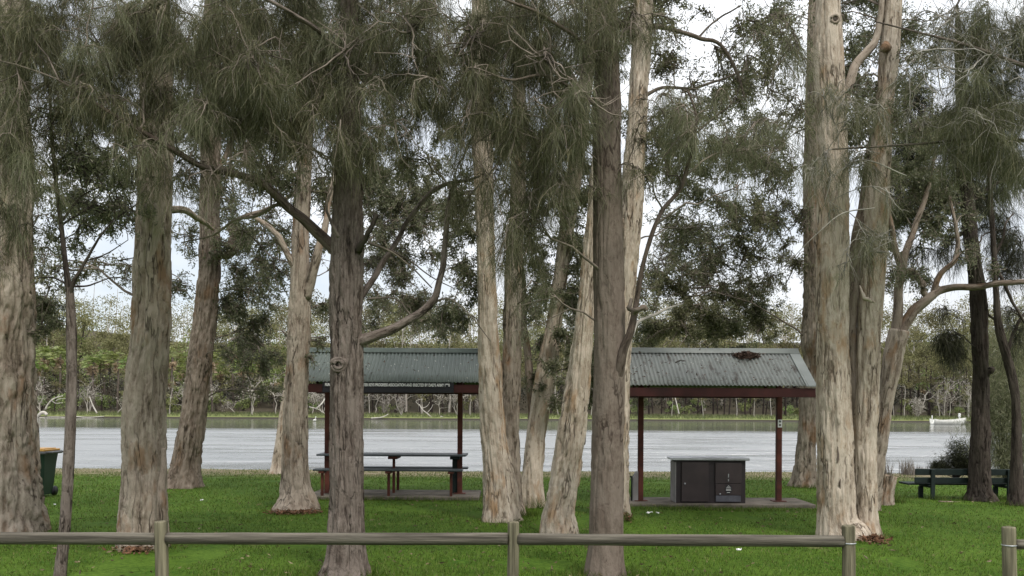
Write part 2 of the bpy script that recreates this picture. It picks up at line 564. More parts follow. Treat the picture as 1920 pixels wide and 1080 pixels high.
# water
m, t = mat('lake_water')
wp = N(t, 'ShaderNodeNewGeometry').outputs['Position']
ws = N(t, 'ShaderNodeSeparateXYZ')
t.links.new(wp, ws.inputs[0])
w1 = noise_n(t, wp, .22, 5, .65, (.7, 2.2, 1))
w2 = noise_n(t, wp, 2.4, 3, .6, (1, 2.0, 1), (5, 3, 1))
calm = N(t, 'ShaderNodeMapRange', i_1=78.0, i_2=92.0, i_3=1.0, i_4=.035)
t.links.new(math_(t, 'ADD', ws.outputs[1], math_(t, 'MULTIPLY', noise_n(t, wp, .06, 3, .6, (.4, 1, 1)), 14.0)), calm.inputs[0])
pat = ramp(t, noise_n(t, wp, .16, 4, .65, (.5, 1.6, 1), (3, 1, 1)), [(.35, (.35, .35, .35)), (.6, (1, 1, 1))])
st = math_(t, 'MULTIPLY', calm.outputs[0], pat)
hh = math_(t, 'MULTIPLY', math_(t, 'ADD', w1, math_(t, 'MULTIPLY', w2, .3)), st)
wb = N(t, 'ShaderNodeBump', i_Strength=1.0, i_Distance=1.1)
t.links.new(hh, wb.inputs['Height'])
b = N(t, 'ShaderNodeBsdfPrincipled', i_IOR=2.8)
b.inputs['Base Color'].default_value = (.10, .105, .10, 1)
rg = N(t, 'ShaderNodeMapRange', i_1=.035, i_2=1.0, i_3=.05, i_4=.38)
t.links.new(st, rg.inputs[0])
t.links.new(rg.outputs[0], b.inputs['Roughness'])
t.links.new(wb.outputs[0], b.inputs['Normal'])
out(t, b.outputs[0])
M['water'] = m


# ------------------------------------------------------------------ tagging
def tag(o, label=None, cat=None, group=None, kind=None):
    for k, v in (('label', label), ('category', cat), ('group', group), ('kind', kind)):
        if v:
            o[k] = v
    return o


def empty(name, loc, label, cat, group=None):
    o = bpy.data.objects.new(name, None)
    COL.objects.link(o)
    o.location = [float(x) for x in loc]
    o.empty_display_size = .2
    return tag(o, label, cat, group)


# ------------------------------------------------------------------ ground and water
def sheet(xs, ys, zf):
    X, Y = np.meshgrid(xs, ys)
    Z = zf(X, Y)
    V = np.stack([X, Y, Z], -1).reshape(-1, 3)
    ny, nx = X.shape
    i = np.arange(nx * ny).reshape(ny, nx)
    q = np.stack([i[:-1, :-1], i[:-1, 1:], i[1:, 1:], i[1:, :-1]], -1).reshape(-1, 4)
    return V, q


xs = np.concatenate([np.linspace(-900, -45, 50), np.linspace(-44, 44, 177), np.linspace(45, 900, 50)])
ys = np.concatenate([np.linspace(-60, 4, 20), np.linspace(4.5, 27, 60), np.linspace(27.2, 33, 40), np.linspace(34, 130, 25), np.linspace(131, 147, 60), np.linspace(148, 300, 60), np.linspace(310, 1200, 25)])
mb = MB()
mb.add(*sheet(xs, ys, gz))
tag(mb.build('ground', M['ground']), kind='structure')
mb = MB()
mb.add(*sheet(np.linspace(-500, 500, 41), np.linspace(27.5, 150, 41), lambda X, Y: X * 0 + WL))
tag(mb.build('lake', M['water']), kind='structure')


# ------------------------------------------------------------------ trees
class Tree:
    def __init__(s, name, label, cat, base_px, bark, twig='twig', D=None, seed=0):
        s.D = D or base_D(*base_px)
        a, _ = ray(*base_px)
        s.root = empty(name, (a * s.D, s.D, float(gz(a * s.D, s.D))), label, cat)
        s.bark, s.twig = bark, twig
        s.axis = []
        s.mains, s.subs, s.twigs = [], [], []
        s.crown = MB()
        s.has_crown = False
        s.seed = seed + int(base_px[0]) % 97
        s.fmats = []

    def trunk(s, outline, top=None, lean=0.0, furrow=.05, lump=.07, flare=.25, sides=56, step=.05, name='trunk', lobes=5):
        """outline rows (py, xl, xr) bottom to top at depth D (+lean per metre of height)"""
        sides, step = int(sides * 1.35), step * .72
        rows = []
        for py, xl, xr in outline:
            xc = (xl + xr) / 2
            D = s.D
            for _ in range(3):
                z = float(P(xc, py, D)[2])
                D = s.D + lean * max(0, z)
            p = P(xc, py, D)
            rows.append((*p, (xr - xl) / 2 * D / F * .965))
        rows = np.array(rows)
        g = float(gz(rows[0, 0], rows[0, 1]))
        first = rows[0].copy()
        first[2] = min(g - .15, first[2] - .1)
        rows[0, 2] = max(rows[0, 2], first[2] + .08)
        rows = np.vstack([first, rows])
        if top:
            e = rows[-1].copy()
            d = rows[-1, :3] - rows[-3, :3]
            d /= d[2]
            for zz in np.linspace(e[2], top, 4)[1:]:
                k = (zz - e[2]) / (top - e[2])
                rows = np.vstack([rows, [*(e[:3] + d * (zz - e[2])), e[3] * (1 - .72 * k)]])
        L = np.linalg.norm(np.diff(rows[:, :3], axis=0), axis=1).sum()
        n = max(8, int(L / step))
        q = smooth_path(rows, n)
        q[:, 3] = np.maximum(q[:, 3], .012)
        s.axis.append(q)
        V, Fq, B = tubes(q[None, :, :3], q[None, :, 3], sides, True)
        c = np.repeat(q[:, :3], sides, 0)
        r = np.repeat(q[:, 3], sides)
        th = np.tile(np.linspace(0, 2 * np.pi, sides, endpoint=False), n)
        sl = B[:, 2]
        z0 = np.maximum(0, sl - .15)
        cs = np.stack([np.cos(th), np.sin(th)], 1)
        se = s.seed
        low = fbm(np.c_[cs * 1.1, sl * .8], se, 2) - .5
        k = max(3.0, 7 * min(1.5, float(q[:, 3].max()) / .25))
        warp = (noise(np.c_[cs * 2, sl * 1.4], se + 2) - .5) * .5
        rid = np.abs(noise(np.c_[cs * k * .55 + warp[:, None], sl * 1.1], se + 5) * 2 - 1)
        fin = fbm(np.c_[cs * k * 1.6, sl * 3.5], se + 9, 2) - .5
        flk = fbm(np.c_[cs * 2.2, sl * 2.3], se + 13, 3)
        step_ = sstep(.50, .53, flk)
        fl = flare * np.exp(-z0 / .16) * (.35 + .65 * np.clip(np.cos(lobes * th + se + 2 * warp), 0, 1))
        disp = r * (lump * 2 * low + fl - furrow * 1.5 * (1 - sstep(0, .32, rid)) + furrow * 1.1 * fin + furrow * .9 * step_)
        brk = np.abs(fbm(np.c_[cs * k * .9 + warp[:, None] * 2, sl * 4.2], se + 21, 2) * 2 - 1)
        disp = disp - r * furrow * .9 * (1 - sstep(0, .16, brk))
        V = V + (V - c) / (r[:, None] + 1e-6) * disp[:, None]
        mb = MB()
        mb.add(V, Fq, 0, bark=np.c_[cs * r[:, None], sl + se * 3.1])
        i = len(V)
        mb.add(q[-1:, :3], np.zeros((0, 3), int))
        mb.L.append(np.array([[i - sides + a, i - sides + (a + 1) % sides, i] for a in range(sides)]).ravel())
        mb.S.append(np.full(sides, 3))
        mb.MI.append(np.zeros(sides, int))
        return mb.build(name, M[s.bark], s.root)

    def limb(s, rows, D0=None, bark=None, n=40, sides=14, name='limb', furrow=.1, use=True):
        """rows (px, py, dD, width_px)"""
        pts = []
        for px, py, dD, w in rows:
            D = (D0 or s.D) + dD
            pts.append((*P(px, py, D), w * .38 * D / F))
        q = smooth_path(np.array(pts), n)
        q[:, 3] = np.maximum(q[:, 3], .004)
        wob = np.stack([fbm(np.c_[np.linspace(0, 6, n), np.full(n, a), np.full(n, 1.)], s.seed + a, 2) - .5 for a in range(3)], 1)
        wob *= np.sin(np.linspace(0, np.pi, n))[:, None] * q[:, 3:4] * 1.6
        q[:, :3] += wob
        if use:
            s.axis.append(q)
        V, Fq, B = tubes(q[None, :, :3], q[None, :, 3], sides, True)
        c = np.repeat(q[:, :3], sides, 0)
        dn = fbm(np.c_[B[:, :2] * 14, B[:, 2:] * 4], s.seed + 3, 2) - .5
        V = c + (V - c) * (1 + furrow * 3 * dn[:, None])
        mb = MB()
        mb.add(V, [tuple(f) for f in Fq] + [tuple(range(sides))[::-1], tuple(range(len(V) - sides, len(V)))], 0, bark=B + [0, 0, s.seed])
        return mb.build(name, M[bark or s.bark], s.root)

    def anchor(s, c):
        best = None
        for q in s.axis:
            d = np.linalg.norm(q[:, :3] - c, axis=1)
            h = np.linalg.norm(q[:, :2] - c[:2], axis=1)
            cost = d * rng.uniform(.85, 1.2) + .9 * np.maximum(0, q[:, 2] - (c[2] - .3 * h)) + 3 * np.maximum(0, .02 - q[:, 3])
            k = int(np.argmin(cost))
            if best is None or cost[k] < best[0]:
                best = (cost[k], q[k])
        return best[1]

    def mi(s, m):
        if m not in s.fmats:
            s.fmats.append(m)
        return 1 + s.fmats.index(m)

    def clump(s, px, py, rx, ry, dens, kind='needle', dD=0.0, fm=None, tw=1.0, rad=None):
        s.has_crown = True
        D = s.D + dD
        c = P(px, py, D)
        R = np.array([rx, (rx + ry) * .5, ry]) * D / F
        R[1] = min(max(R[1], .25), 1.1)
        a = s.anchor(c)
        p0 = a[:3]
        dist = np.linalg.norm(c - p0)
        rr = min(a[3] * .8, .007 + .008 * dist, .024)
        tt = np.linspace(0, 1, 9)[:, None]
        path = p0 * (1 - tt) + (c + np.array([0, 0, R[2] * .35])) * tt
        bend = rng.normal(0, .16, (9, 3)) * dist * .55
        bend = np.cumsum(bend, 0) * .35
        path = path + (bend - bend[-1:] * tt) * np.sin(np.pi * tt) + np.array([0, 0, 1]) * dist * .10 * np.sin(np.pi * tt)
        s.mains.append((path, np.linspace(rr, .006, 9)))
        if dist > .25:
            s.axis.append(np.c_[path[3:8], np.linspace(rr, .006, 9)[3:8]])
        area = np.pi * R[0] * R[2]
        ns = int(np.clip(4 + area * 6, 4, 20))
        ends = unit(ns) * (rng.random((ns, 1)) ** .4) * R * .95 + c
        if kind == 'needle':
            ends[:, 2] += R[2] * .25
        st = path[np.clip((rng.random(ns) ** .7 * 5 + 4).astype(int), 0, 8)]
        t5 = np.linspace(0, 1, 6)[None, :, None]
        Ps = st[:, None] * (1 - t5) + ends[:, None] * t5
        ln = np.linalg.norm(ends - st, axis=1)
        b = np.cumsum(rng.normal(0, .13, (ns, 6, 3)), 1) * ln[:, None, None] * .55
        Ps = Ps + b * np.sin(np.pi * t5 * .7)
        if kind == 'needle':
            Ps[:, :, 2] -= (t5[:, :, 0] ** 2) * ln[:, None] * .32
        kt = tw * max(1.0, D / 13) * (1.25 if kind == 'leaf' else 1.0)
        s.subs.append((Ps, np.linspace(.0085, .003, 6)[None] * np.ones((ns, 1)) * kt))
        nt = ns * 4
        k = rng.integers(0, ns, nt)
        ii = rng.integers(1, 6, nt)
        st2 = Ps[k, ii]
        dirs = unit(nt) + (Ps[k, ii] - Ps[k, ii - 1]) / (ln[k][:, None] * .2 + .05) * .5
        dirs /= np.linalg.norm(dirs, axis=1, keepdims=True)
        if kind == 'needle':
            dirs[:, 2] -= .25
        tl = rng.uniform(.25, .7, nt) * R.mean()
        t4 = np.linspace(0, 1, 4)[None, :, None]
        Pt = st2[:, None] + dirs[:, None] * tl[:, None, None] * t4 + np.cumsum(rng.normal(0, .1, (nt, 4, 3)), 1) * tl[:, None, None] * .6 * t4
        if kind == 'needle':
            Pt[:, :, 2] -= t4[:, :, 0] ** 2 * tl[:, None] * .5
        s.twigs.append((Pt, np.linspace(.0038, .0017, 4)[None] * np.ones((nt, 1)) * kt))
        if dens <= 0:
            return
        fm = fm or ('needle' if kind == 'needle' else 'leaf')
        mi = s.mi(fm)
        if kind == 'needle':
            n = int(dens * area * 2300 * (D / 10) ** -1.0 * NEEDLE)
            nb = max(8, n // 5)
            k = rng.integers(0, nt, nb)
            u = rng.random(nb) * 2.999
            i0 = u.astype(int)
            f = (u - i0)[:, None]
            p = Pt[k, i0] * (1 - f) + Pt[k, np.minimum(i0 + 1, 3)] * f
            alt = rng.random(nb) < .35
            k2 = rng.integers(0, ns, nb)
            p[alt] = Ps[k2, rng.integers(3, 6, nb)][alt]
            d = dirs[k] * .8 + rng.normal(0, .45, (nb, 3))
            p = np.repeat(p, 5, 0) + rng.normal(0, .02, (nb * 5, 3))
            d = np.repeat(d, 5, 0) + rng.normal(0, .4, (nb * 5, 3))
            strands(s.crown, p, d, .30 * (D / 10) ** .25, .0034 * (D / 10) ** .8, mi)
        else:
            n = int(dens * area * 1500 * LEAF * (D / 18) ** -1.2)
            k = rng.integers(0, nt, n)
            u = rng.random(n) * 2.999
            i0 = u.astype(int)
            f = (u - i0)[:, None]
            p = Pt[k, i0] * (1 - f) + Pt[k, np.minimum(i0 + 1, 3)] * f + rng.normal(0, .035, (n, 3)) * (D / 18)
            leaf_quads(s.crown, p, 0.08 * (D / 18) ** .7, .025 * (D / 18) ** .7, .45, mi)

    def finish(s):
        if not s.has_crown:
            return
        for path, r in s.mains:
            V, q = tubes(path[None], r[None], 7)
            s.crown.add(V, q, 0)
        for Pp, R in s.subs:
            s.crown.add(*tubes(Pp, R, 4), 0)
        for Pp, R in s.twigs:
            s.crown.add(*tubes(Pp, R, 3), 0)
        s.crown.build('crown', [M[s.twig]] + [M[x] for x in s.fmats], s.root)


NEEDLE, LEAF = 1.15, 1.6
T = {}
# --- left edge paperbark
a = T['L1'] = Tree('paperbark_tree', 'very broad paperbark trunk at the left edge beside the green bin', 'tree', (10, 1000), 'paperbark', seed=1)
a.trunk([(1000, -90, 84), (940, -70, 74), (850, -55, 65), (700, -52, 60), (540, -50, 60), (400, -46, 56), (200, -42, 52), (0, -38, 46)], 10.5, furrow=.07, lump=.06, flare=.04, sides=110)
# --- sapling
a = T['SAP'] = Tree('sapling', 'thin dark sapling forking above the lake, just right of the broad left trunk', 'tree', (112, 1092), 'dark_bark', 'twig_dark', seed=2)
a.bark = 'sheoak_bark'
a.trunk([(1092, 100, 124), (1000, 110, 131), (900, 117, 137), (800, 122, 142), (700, 125, 145), (620, 124, 143), (540, 123, 138)], None, furrow=.08, flare=.1, sides=20)
a.limb([(131, 560, 0, 14), (126, 520, 0, 13), (116, 440, .1, 11), (106, 350, .2, 10), (98, 260, .3, 8), (92, 150, .4, 6)], bark='dark_bark')  # stems above the fork use darker bark, their backlit silhouette put into colour
a.limb([(131, 556, 0, 11), (140, 525, -.05, 9), (165, 480, -.1, 7), (190, 440, -.2, 5), (215, 410, -.2, 3)], bark='dark_bark')
for r in ([(128, 535, 0, 5), (100, 520, .1, 4), (70, 522, .1, 2)], [(130, 538, 0, 5), (165, 535, -.1, 4), (210, 520, -.1, 3), (245, 525, -.2, 2)], [(113, 420, .1, 5), (150, 370, .2, 4), (190, 350, .3, 2)],
          [(104, 330, .2, 5), (80, 300, .2, 4), (60, 300, .2, 2)], [(160, 490, 0, 4), (200, 475, 0, 3), (240, 450, 0, 2)]):
    a.limb(r, bark='dark_bark', sides=7, n=20, name='limb')
# --- second paperbark
a = T['L2'] = Tree('paperbark_tree', 'stout grey paperbark with a pale stripped patch, behind the first fence post', 'tree', (268, 1026), 'paperbark', seed=4)
a.trunk([(1026, 222, 314), (990, 224, 312), (900, 231, 311), (800, 231, 309), (700, 238, 311), (620, 247, 317), (500, 251, 318), (400, 257, 322), (300, 260, 324), (200, 264, 325), (80, 268, 322), (0, 270, 318)], 10, furrow=.06, flare=.12, sides=72)
a.limb([(296, 1010, -.28, 22), (303, 960, -.3, 22), (306, 900, -.27, 18), (308, 840, -.2, 10)], bark='paperbark_brown', name='bark_slab', use=False)
a.limb([(312, 392, 0, 20), (345, 395, .4, 17), (378, 412, .9, 13), (400, 430, 1.4, 8)])
# --- leaning one behind
a = T['L3'] = Tree('paperbark_tree', 'brown furrowed paperbark leaning right, with a thick stub bent upwards', 'tree', (346, 913), 'paperbark_brown', seed=6)
a.trunk([(913, 310, 380), (885, 318, 377), (860, 325, 377), (800, 336, 383), (700, 350, 395), (600, 363, 405), (500, 373, 413), (400, 375, 412), (300, 376, 414), (150, 380, 414), (0, 385, 410)], 11.5, furrow=.09, sides=64, flare=.2)
a.limb([(396, 478, -.1, 20), (425, 476, -.2, 22), (437, 462, -.25, 21), (438, 440, -.25, 19), (431, 424, -.2, 17)], name='stub', use=False)
a.limb([(432, 428, -.2, 13), (448, 410, -.2, 11), (490, 395, 0, 9), (540, 370, .2, 7), (580, 330, .3, 5)])
a.limb([(400, 330, 0, 13), (425, 290, .2, 12), (440, 250, .3, 10), (470, 230, .4, 8), (520, 180, .6, 6)])
# --- forked paperbark left of picnic shelter
a = T['L4'] = Tree('paperbark_tree', 'pale forked paperbark with a flared rusty base, left of the picnic shelter', 'tree', (555, 957), 'paperbark', seed=8)
a.trunk([(957, 512, 599), (935, 521, 591), (900, 528, 580), (800, 531, 577), (700, 536, 578), (600, 540, 581), (500, 545, 581), (430, 548, 580), (340, 556, 584), (200, 566, 590), (60, 572, 592)], 11, furrow=.07, flare=.14, sides=60)
a.limb([(574, 560, -.05, 24), (588, 500, -.1, 24), (600, 460, -.1, 20), (612, 420, 0, 16), (622, 360, .1, 13), (640, 260, .2, 10)])
a.limb([(552, 500, -.05, 18), (535, 470, -.1, 16), (520, 440, -.1, 14), (500, 420, 0, 12), (470, 405, .2, 8)])
# --- small leaning trunk at bank
a = T['L4b'] = Tree('paperbark_tree', 'slim pale leaning trunk at the water edge, half hidden by the forked paperbark', 'tree', (519, 888), 'paperbark_pale', seed=9)
a.trunk([(888, 505, 534), (870, 510, 533), (820, 518, 537), (775, 524, 542), (700, 535, 552), (600, 545, 560), (450, 560, 572), (300, 575, 585)], 9, furrow=.08, sides=36)
# --- big she-oak left
a = T['C1'] = Tree('she_oak_tree', 'upright grey-brown she-oak with a round knot, in front of the picnic shelter', 'tree', (645, 1078), 'sheoak_bark', 'twig', seed=11)
tr = a.trunk([(1078, 599, 693), (1055, 607, 688), (1020, 612, 684), (950, 616, 682), (900, 617, 682), (800, 618, 681), (700, 618, 680), (600, 618, 680), (500, 618, 681), (400, 624, 681), (320, 628, 680), (200, 632, 676), (80, 636, 672), (0, 638, 670)], 11, furrow=.075, lump=.05, flare=.22, sides=96, step=.035)
C1D = a.D
mb = MB()   # branch scar
kc = P(641, 685, C1D) + np.array([0, -.178, 0])
for j, (r1, r2, dz) in enumerate(((.085, .020, .0), (.050, .018, -.015))):
    an = np.linspace(0, 2 * np.pi, 29)
    pp = np.c_[kc[0] + np.cos(an) * r1, np.full(29, kc[1] + dz), kc[2] + np.sin(an) * r1 * .85]
    mb.tube(pp, r2 * (1 + .2 * np.sin(an * 3)), 8, bark=3., cap=False)
mb.box(kc + [0, .03, 0], (.07, .06, .06), 1, bev=.02)
kn = mb.build('knot', [M['sheoak_bark'], M['dark_bark']], tr)
a.limb([(640, 480, .05, 34), (605, 445, 0, 29), (570, 410, -.1, 25), (545, 390, -.15, 23), (510, 358, -.25, 21), (480, 338, -.3, 19), (430, 323, -.4, 17), (380, 312, -.5, 15), (325, 282, -.6, 14), (240, 232, -.8, 11), (170, 188, -.9, 9), (110, 150, -1.0, 6)], bark='limb_bark', n=90)
a.limb([(660, 642, 0, 34), (700, 632, 0, 26), (745, 612, 0, 23), (790, 585, .05, 20), (815, 555, .1, 18), (828, 510, .15, 15), (832, 460, .2, 13), (838, 400, .25, 13), (848, 352, .3, 9), (862, 345, .3, 6)], n=70)
a.limb([(672, 562, .1, 20), (700, 525, .3, 15), (720, 490, .45, 14), (742, 455, .6, 13), (762, 418, .7, 12), (800, 367, .8, 11), (832, 346, .9, 10), (875, 338, 1.0, 8), (900, 330, 1.1, 5)], n=60)
a.limb([(672, 470, -.1, 18), (688, 440, -.25, 13), (700, 415, -.3, 12), (706, 402, -.3, 15)], bark='dark_bark', name='stub', n=16, use=False)
for r in ([(690, 455, 0, 7), (730, 470, .1, 5), (770, 500, .2, 4), (810, 540, .2, 3)], [(735, 470, .5, 5), (770, 490, .5, 4), (810, 520, .5, 3), (850, 540, .5, 2)], [(545, 390, -.1, 11), (520, 384, -.1, 9), (480, 405, 0, 8), (440, 412, 0, 6), (400, 440, .1, 5), (340, 455, .1, 3)],
          [(690, 560, 0, 5), (740, 560, .1, 4), (770, 590, .1, 3)], [(800, 575, .1, 6), (840, 560, .2, 5), (880, 590, .2, 3), (920, 640, .2, 2)], [(635, 445, -.3, 8), (612, 390, -.4, 6), (625, 350, -.4, 4)]):
    a.limb(r, sides=7, n=24, bark='twig')
a.limb([(650, 120, 0, 16), (600, 60, -.4, 12), (520, 10, -.8, 9), (420, -40, -1, 6)], n=30)
a.limb([(650, 200, 0, 14), (710, 120, -.2, 11), (760, 30, -.4, 9), (790, -60, -.5, 6)], n=30)
# --- centre paperbarks
a = T['M1'] = Tree('paperbark_tree', 'cream paperbark with a small hole near its base, leftmost of the central clump', 'tree', (940, 976), 'paperbark_pale', seed=14)
a.trunk([(976, 904, 976), (950, 906, 974), (900, 906, 968), (850, 903, 957), (800, 900, 948), (700, 897, 941), (600, 896, 933), (540, 895, 931), (450, 893, 928), (350, 888, 925), (200, 882, 924), (60, 884, 920), (0, 884, 916)], 11.5, furrow=.07, sides=60, flare=.18)
a = T['M2'] = Tree('paperbark_tree', 'slender upright paperbark pressed close behind the cream one with the hole', 'tree', (966, 966), 'paperbark', seed=15)
a.trunk([(966, 948, 985), (900, 943, 978), (800, 941, 975), (700, 940, 977), (600, 943, 978), (540, 945, 978), (400, 954, 984), (300, 958, 986), (150, 962, 986), (0, 966, 986)], 10.5, furrow=.09, sides=48)
a = T['M3'] = Tree('paperbark_tree', 'paperbark leaning right with grass tufts at its foot, middle of the central clump', 'tree', (998, 950), 'paperbark_pale', seed=17)
a.trunk([(950, 976, 1022), (900, 977, 1020), (850, 983, 1021), (800, 989, 1026), (700, 1004, 1044), (620, 1021, 1052), (540, 1034, 1062), (430, 1048, 1076), (300, 1066, 1096), (150, 1086, 1112), (0, 1106, 1128)], 11, furrow=.07, sides=52)
a.limb([(1005, 860, .3, 24), (996, 780, .35, 22), (990, 700, .4, 20), (985, 600, .5, 16), (978, 500, .6, 12), (970, 380, .8, 9)], bark='paperbark_brown', n=50)
a = T['M4'] = Tree('paperbark_tree', 'thick pale paperbark leaning right with long dark splits, beside the smooth she-oak', 'tree', (1046, 1002), 'paperbark_pale', seed=19)
a.trunk([(1002, 1013, 1083), (960, 1018, 1080), (900, 1030, 1086), (850, 1040, 1094), (800, 1048, 1099), (700, 1065, 1108), (620, 1076, 1114), (540, 1086, 1118), (400, 1100, 1130), (250, 1116, 1142), (100, 1130, 1152)], 10, furrow=.11, sides=72, flare=.1)
# --- smooth she-oak
a = T['C2'] = Tree('she_oak_tree', 'smooth straight brown she-oak with a dark twisted side branch, left of the barbecue shelter', 'tree', (1134, 1078), 'sheoak_smooth', 'twig', seed=21)
a.trunk([(1078, 1094, 1174), (1050, 1098, 1171), (1000, 1104, 1170), (900, 1107, 1170), (800, 1110, 1171), (700, 1114, 1172), (600, 1113, 1172), (500, 1112, 1170), (400, 1112, 1168), (300, 1112, 1165), (190, 1110, 1165), (100, 1118, 1160), (0, 1128, 1157)], 10.5, furrow=.035, lump=.045, flare=.12, sides=84, step=.04)
a.limb([(1150, 760, .0, 20), (1156, 715, -.07, 26), (1163, 680, -.13, 27), (1171, 652, -.17, 22), (1181, 628, -.2, 19), (1190, 595, -.2, 17), (1196, 560, -.2, 14), (1206, 500, -.25, 12), (1222, 440, -.3, 11), (1240, 395, -.3, 11), (1262, 370, -.3, 10), (1277, 350, -.3, 11), (1290, 310, -.35, 9), (1302, 260, -.4, 8), (1305, 215, -.4, 6), (1290, 170, -.4, 4)], bark='limb_bark', n=80)
a.limb([(1188, 585, -.2, 13), (1180, 576, -.22, 12), (1184, 560, -.2, 9)], bark='twig', n=12, sides=9, name='stub', use=False)
a.limb([(1186, 590, -.2, 13), (1198, 578, -.3, 14), (1208, 576, -.3, 14), (1212, 583, -.3, 10)], bark='sheoak_smooth', n=14, sides=10, name='stub', use=False)
a.limb([(1186, 630, -.18, 8), (1196, 605, .1, 9), (1225, 590, .3, 8), (1258, 576, .5, 6), (1280, 570, .6, 4)], bark='twig_pale', n=24, sides=8)
a.limb([(1264, 368, -.3, 6), (1278, 345, -.35, 6), (1270, 330, -.35, 4), (1252, 330, -.3, 3)], bark='dark_bark', n=16, sides=7)
a.limb([(1305, 250, -.4, 5), (1340, 220, -.3, 5), (1375, 190, -.2, 4), (1390, 150, -.2, 3)], bark='dark_bark', n=20, sides=7)
a.limb([(1140, 60, 0, 16), (1110, 90, -.1, 12), (1070, 60, -.4, 10), (1000, 20, -.7, 8), (920, -10, -.9, 5)], n=30)
a.limb([(1142, 220, 0, 12), (1080, 170, -.3, 9), (1020, 140, -.5, 8), (960, 150, -.7, 6), (900, 130, -.9, 4)], n=30)
# --- paperbark behind it
a = T['M5'] = Tree('paperbark_tree', 'peeling cream paperbark rising close behind the smooth she-oak', 'tree', (1152, 968), 'paperbark_pale', seed=23)
a.trunk([(968, 1130, 1181), (900, 1133, 1179), (800, 1138, 1180), (700, 1141, 1181), (620, 1146, 1187), (540, 1152, 1192), (430, 1160, 1204), (340, 1166, 1208), (200, 1178, 1214), (60, 1186, 1223), (0, 1188, 1226)], 11, furrow=.08, sides=60)
a.limb([(1190, 60, 0, 18), (1230, 50, -.2, 13), (1270, 58, -.3, 11), (1310, 70, -.3, 10), (1345, 80, -.3, 9), (1380, 130, -.2, 7), (1398, 190, -.1, 5)], n=36, bark='sheoak_smooth')
a.limb([(1190, 70, -.1, 20), (1170, 40, -.15, 14), (1150, 55, -.2, 10), (1140, 75, -.2, 8)], n=20, bark='dark_bark', name='stub', use=False)
a.limb([(1195, 190, 0, 11), (1240, 165, .1, 8), (1300, 165, .2, 7), (1350, 150, .3, 6), (1400, 130, .4, 4)], n=30, bark='twig')
a.limb([(1310, 70, -.3, 6), (1340, 40, -.2, 5), (1390, 10, -.2, 4)], n=20, bark='twig', sides=7)
# --- right side
a = T['R0'] = Tree('paperbark_tree', 'brown paperbark behind the right end of the barbecue shelter, bulging above the roof', 'tree', (1510, 912), 'paperbark', seed=25)
a.trunk([(912, 1486, 1534), (880, 1491, 1531), (800, 1496, 1530), (740, 1500, 1532), (680, 1507, 1538), (640, 1502, 1542), (610, 1504, 1540), (540, 1506, 1538), (450, 1506, 1536), (300, 1508, 1534), (150, 1512, 1534), (0, 1516, 1534)], 11.5, furrow=.1, lump=.16, sides=48)
a = T['R1'] = Tree('paperbark_tree', 'tall cream paperbark with a dark hollow low on its trunk, behind the end fence post', 'tree', (1570, 1006), 'paperbark_pale', seed=28)
tr = a.trunk([(1006, 1527, 1626), (975, 1531, 1606), (930, 1532, 1602), (850, 1532, 1600), (760, 1532, 1595), (700, 1532, 1592), (600, 1531, 1590), (540, 1530, 1590), (400, 1531, 1591), (300, 1532, 1590), (200, 1529, 1586), (100, 1525, 1580), (0, 1530, 1575)], 11.5, furrow=.05, flare=.15, sides=80)
a.limb([(1580, 210, -.05, 26), (1592, 155, 0, 24), (1612, 110, .05, 21), (1640, 78, .1, 18), (1650, 40, .1, 15), (1655, -30, .1, 12)], bark='paperbark', n=36)
mb = MB()
for cx_, cy_, w_, h_ in ((1560, 850, .034, .2), (1563, 905, .022, .12)):
    mb = MB()
    cc = P(cx_, cy_, a.D) + np.array([0, -.245, 0])
    an = np.linspace(0, 2 * np.pi, 14, endpoint=False)
    rr = 1 + .3 * np.sin(an * 3 + cx_)
    mb.add(np.concatenate([np.c_[cc[0] + np.cos(an) * w_ * rr * .6, np.full(14, cc[1]), cc[2] + np.sin(an) * h_ * rr * .6], [[cc[0], cc[1] - .012, cc[2]]]]), [(i, (i + 1) % 14, 14) for i in range(14)])
    mb.build('hollow', M['limb_bark'], tr)
kc = P(1556, 47, a.D) + np.array([0, -.2, 0])
mb = MB()
an = np.linspace(0, 2 * np.pi, 25)
mb.tube(np.c_[kc[0] + np.cos(an) * .055, np.full(25, kc[1]), kc[2] + np.sin(an) * .055], .022, 8, cap=False, bark=1.)
mb.box(kc + [0, .02, 0], (.07, .05, .07), 1, bev=.02)
mb.build('knot', [M['paperbark'], M['dark_bark']], tr)
a = T['R2'] = Tree('paperbark_tree', 'cream paperbark with torn hanging bark, second trunk of the big right pair', 'tree', (1622, 1004), 'paperbark_pale', seed=31)
tr = a.trunk([(1004, 1596, 1650), (950, 1600, 1645), (850, 1600, 1643), (760, 1602, 1647), (700, 1605, 1650), (600, 1609, 1653), (500, 1614, 1660), (400, 1620, 1665), (300, 1630, 1670), (200, 1642, 1676), (100, 1650, 1685), (0, 1658, 1690)], 11.5, furrow=.07, sides=64)
a.limb([(1606, 800, .1, 26), (1598, 700, .1, 28), (1596, 600, .1, 30), (1602, 500, .12, 32), (1616, 400, .15, 30), (1630, 300, .15, 24), (1640, 240, .1, 16)], bark='paperbark_brown', n=60, sides=24)
a.limb([(1664, 90, -.12, 22), (1660, 88, -.28, 20), (1658, 90, -.36, 22)], bark='paperbark', name='stub', n=10, use=False)
a.limb([(1612, 535, -.2, 3), (1618, 552, -.25, 8), (1622, 560, -.26, 10), (1640, 567, -.24, 4)], bark='paperbark_pale', name='bark_flap', n=14, use=False)
a = T['R3'] = Tree('paperbark_tree', 'leaning paperbark with a long horizontal limb reaching over the green bench', 'tree', (1634, 900), 'paperbark', seed=33, D=16.2)
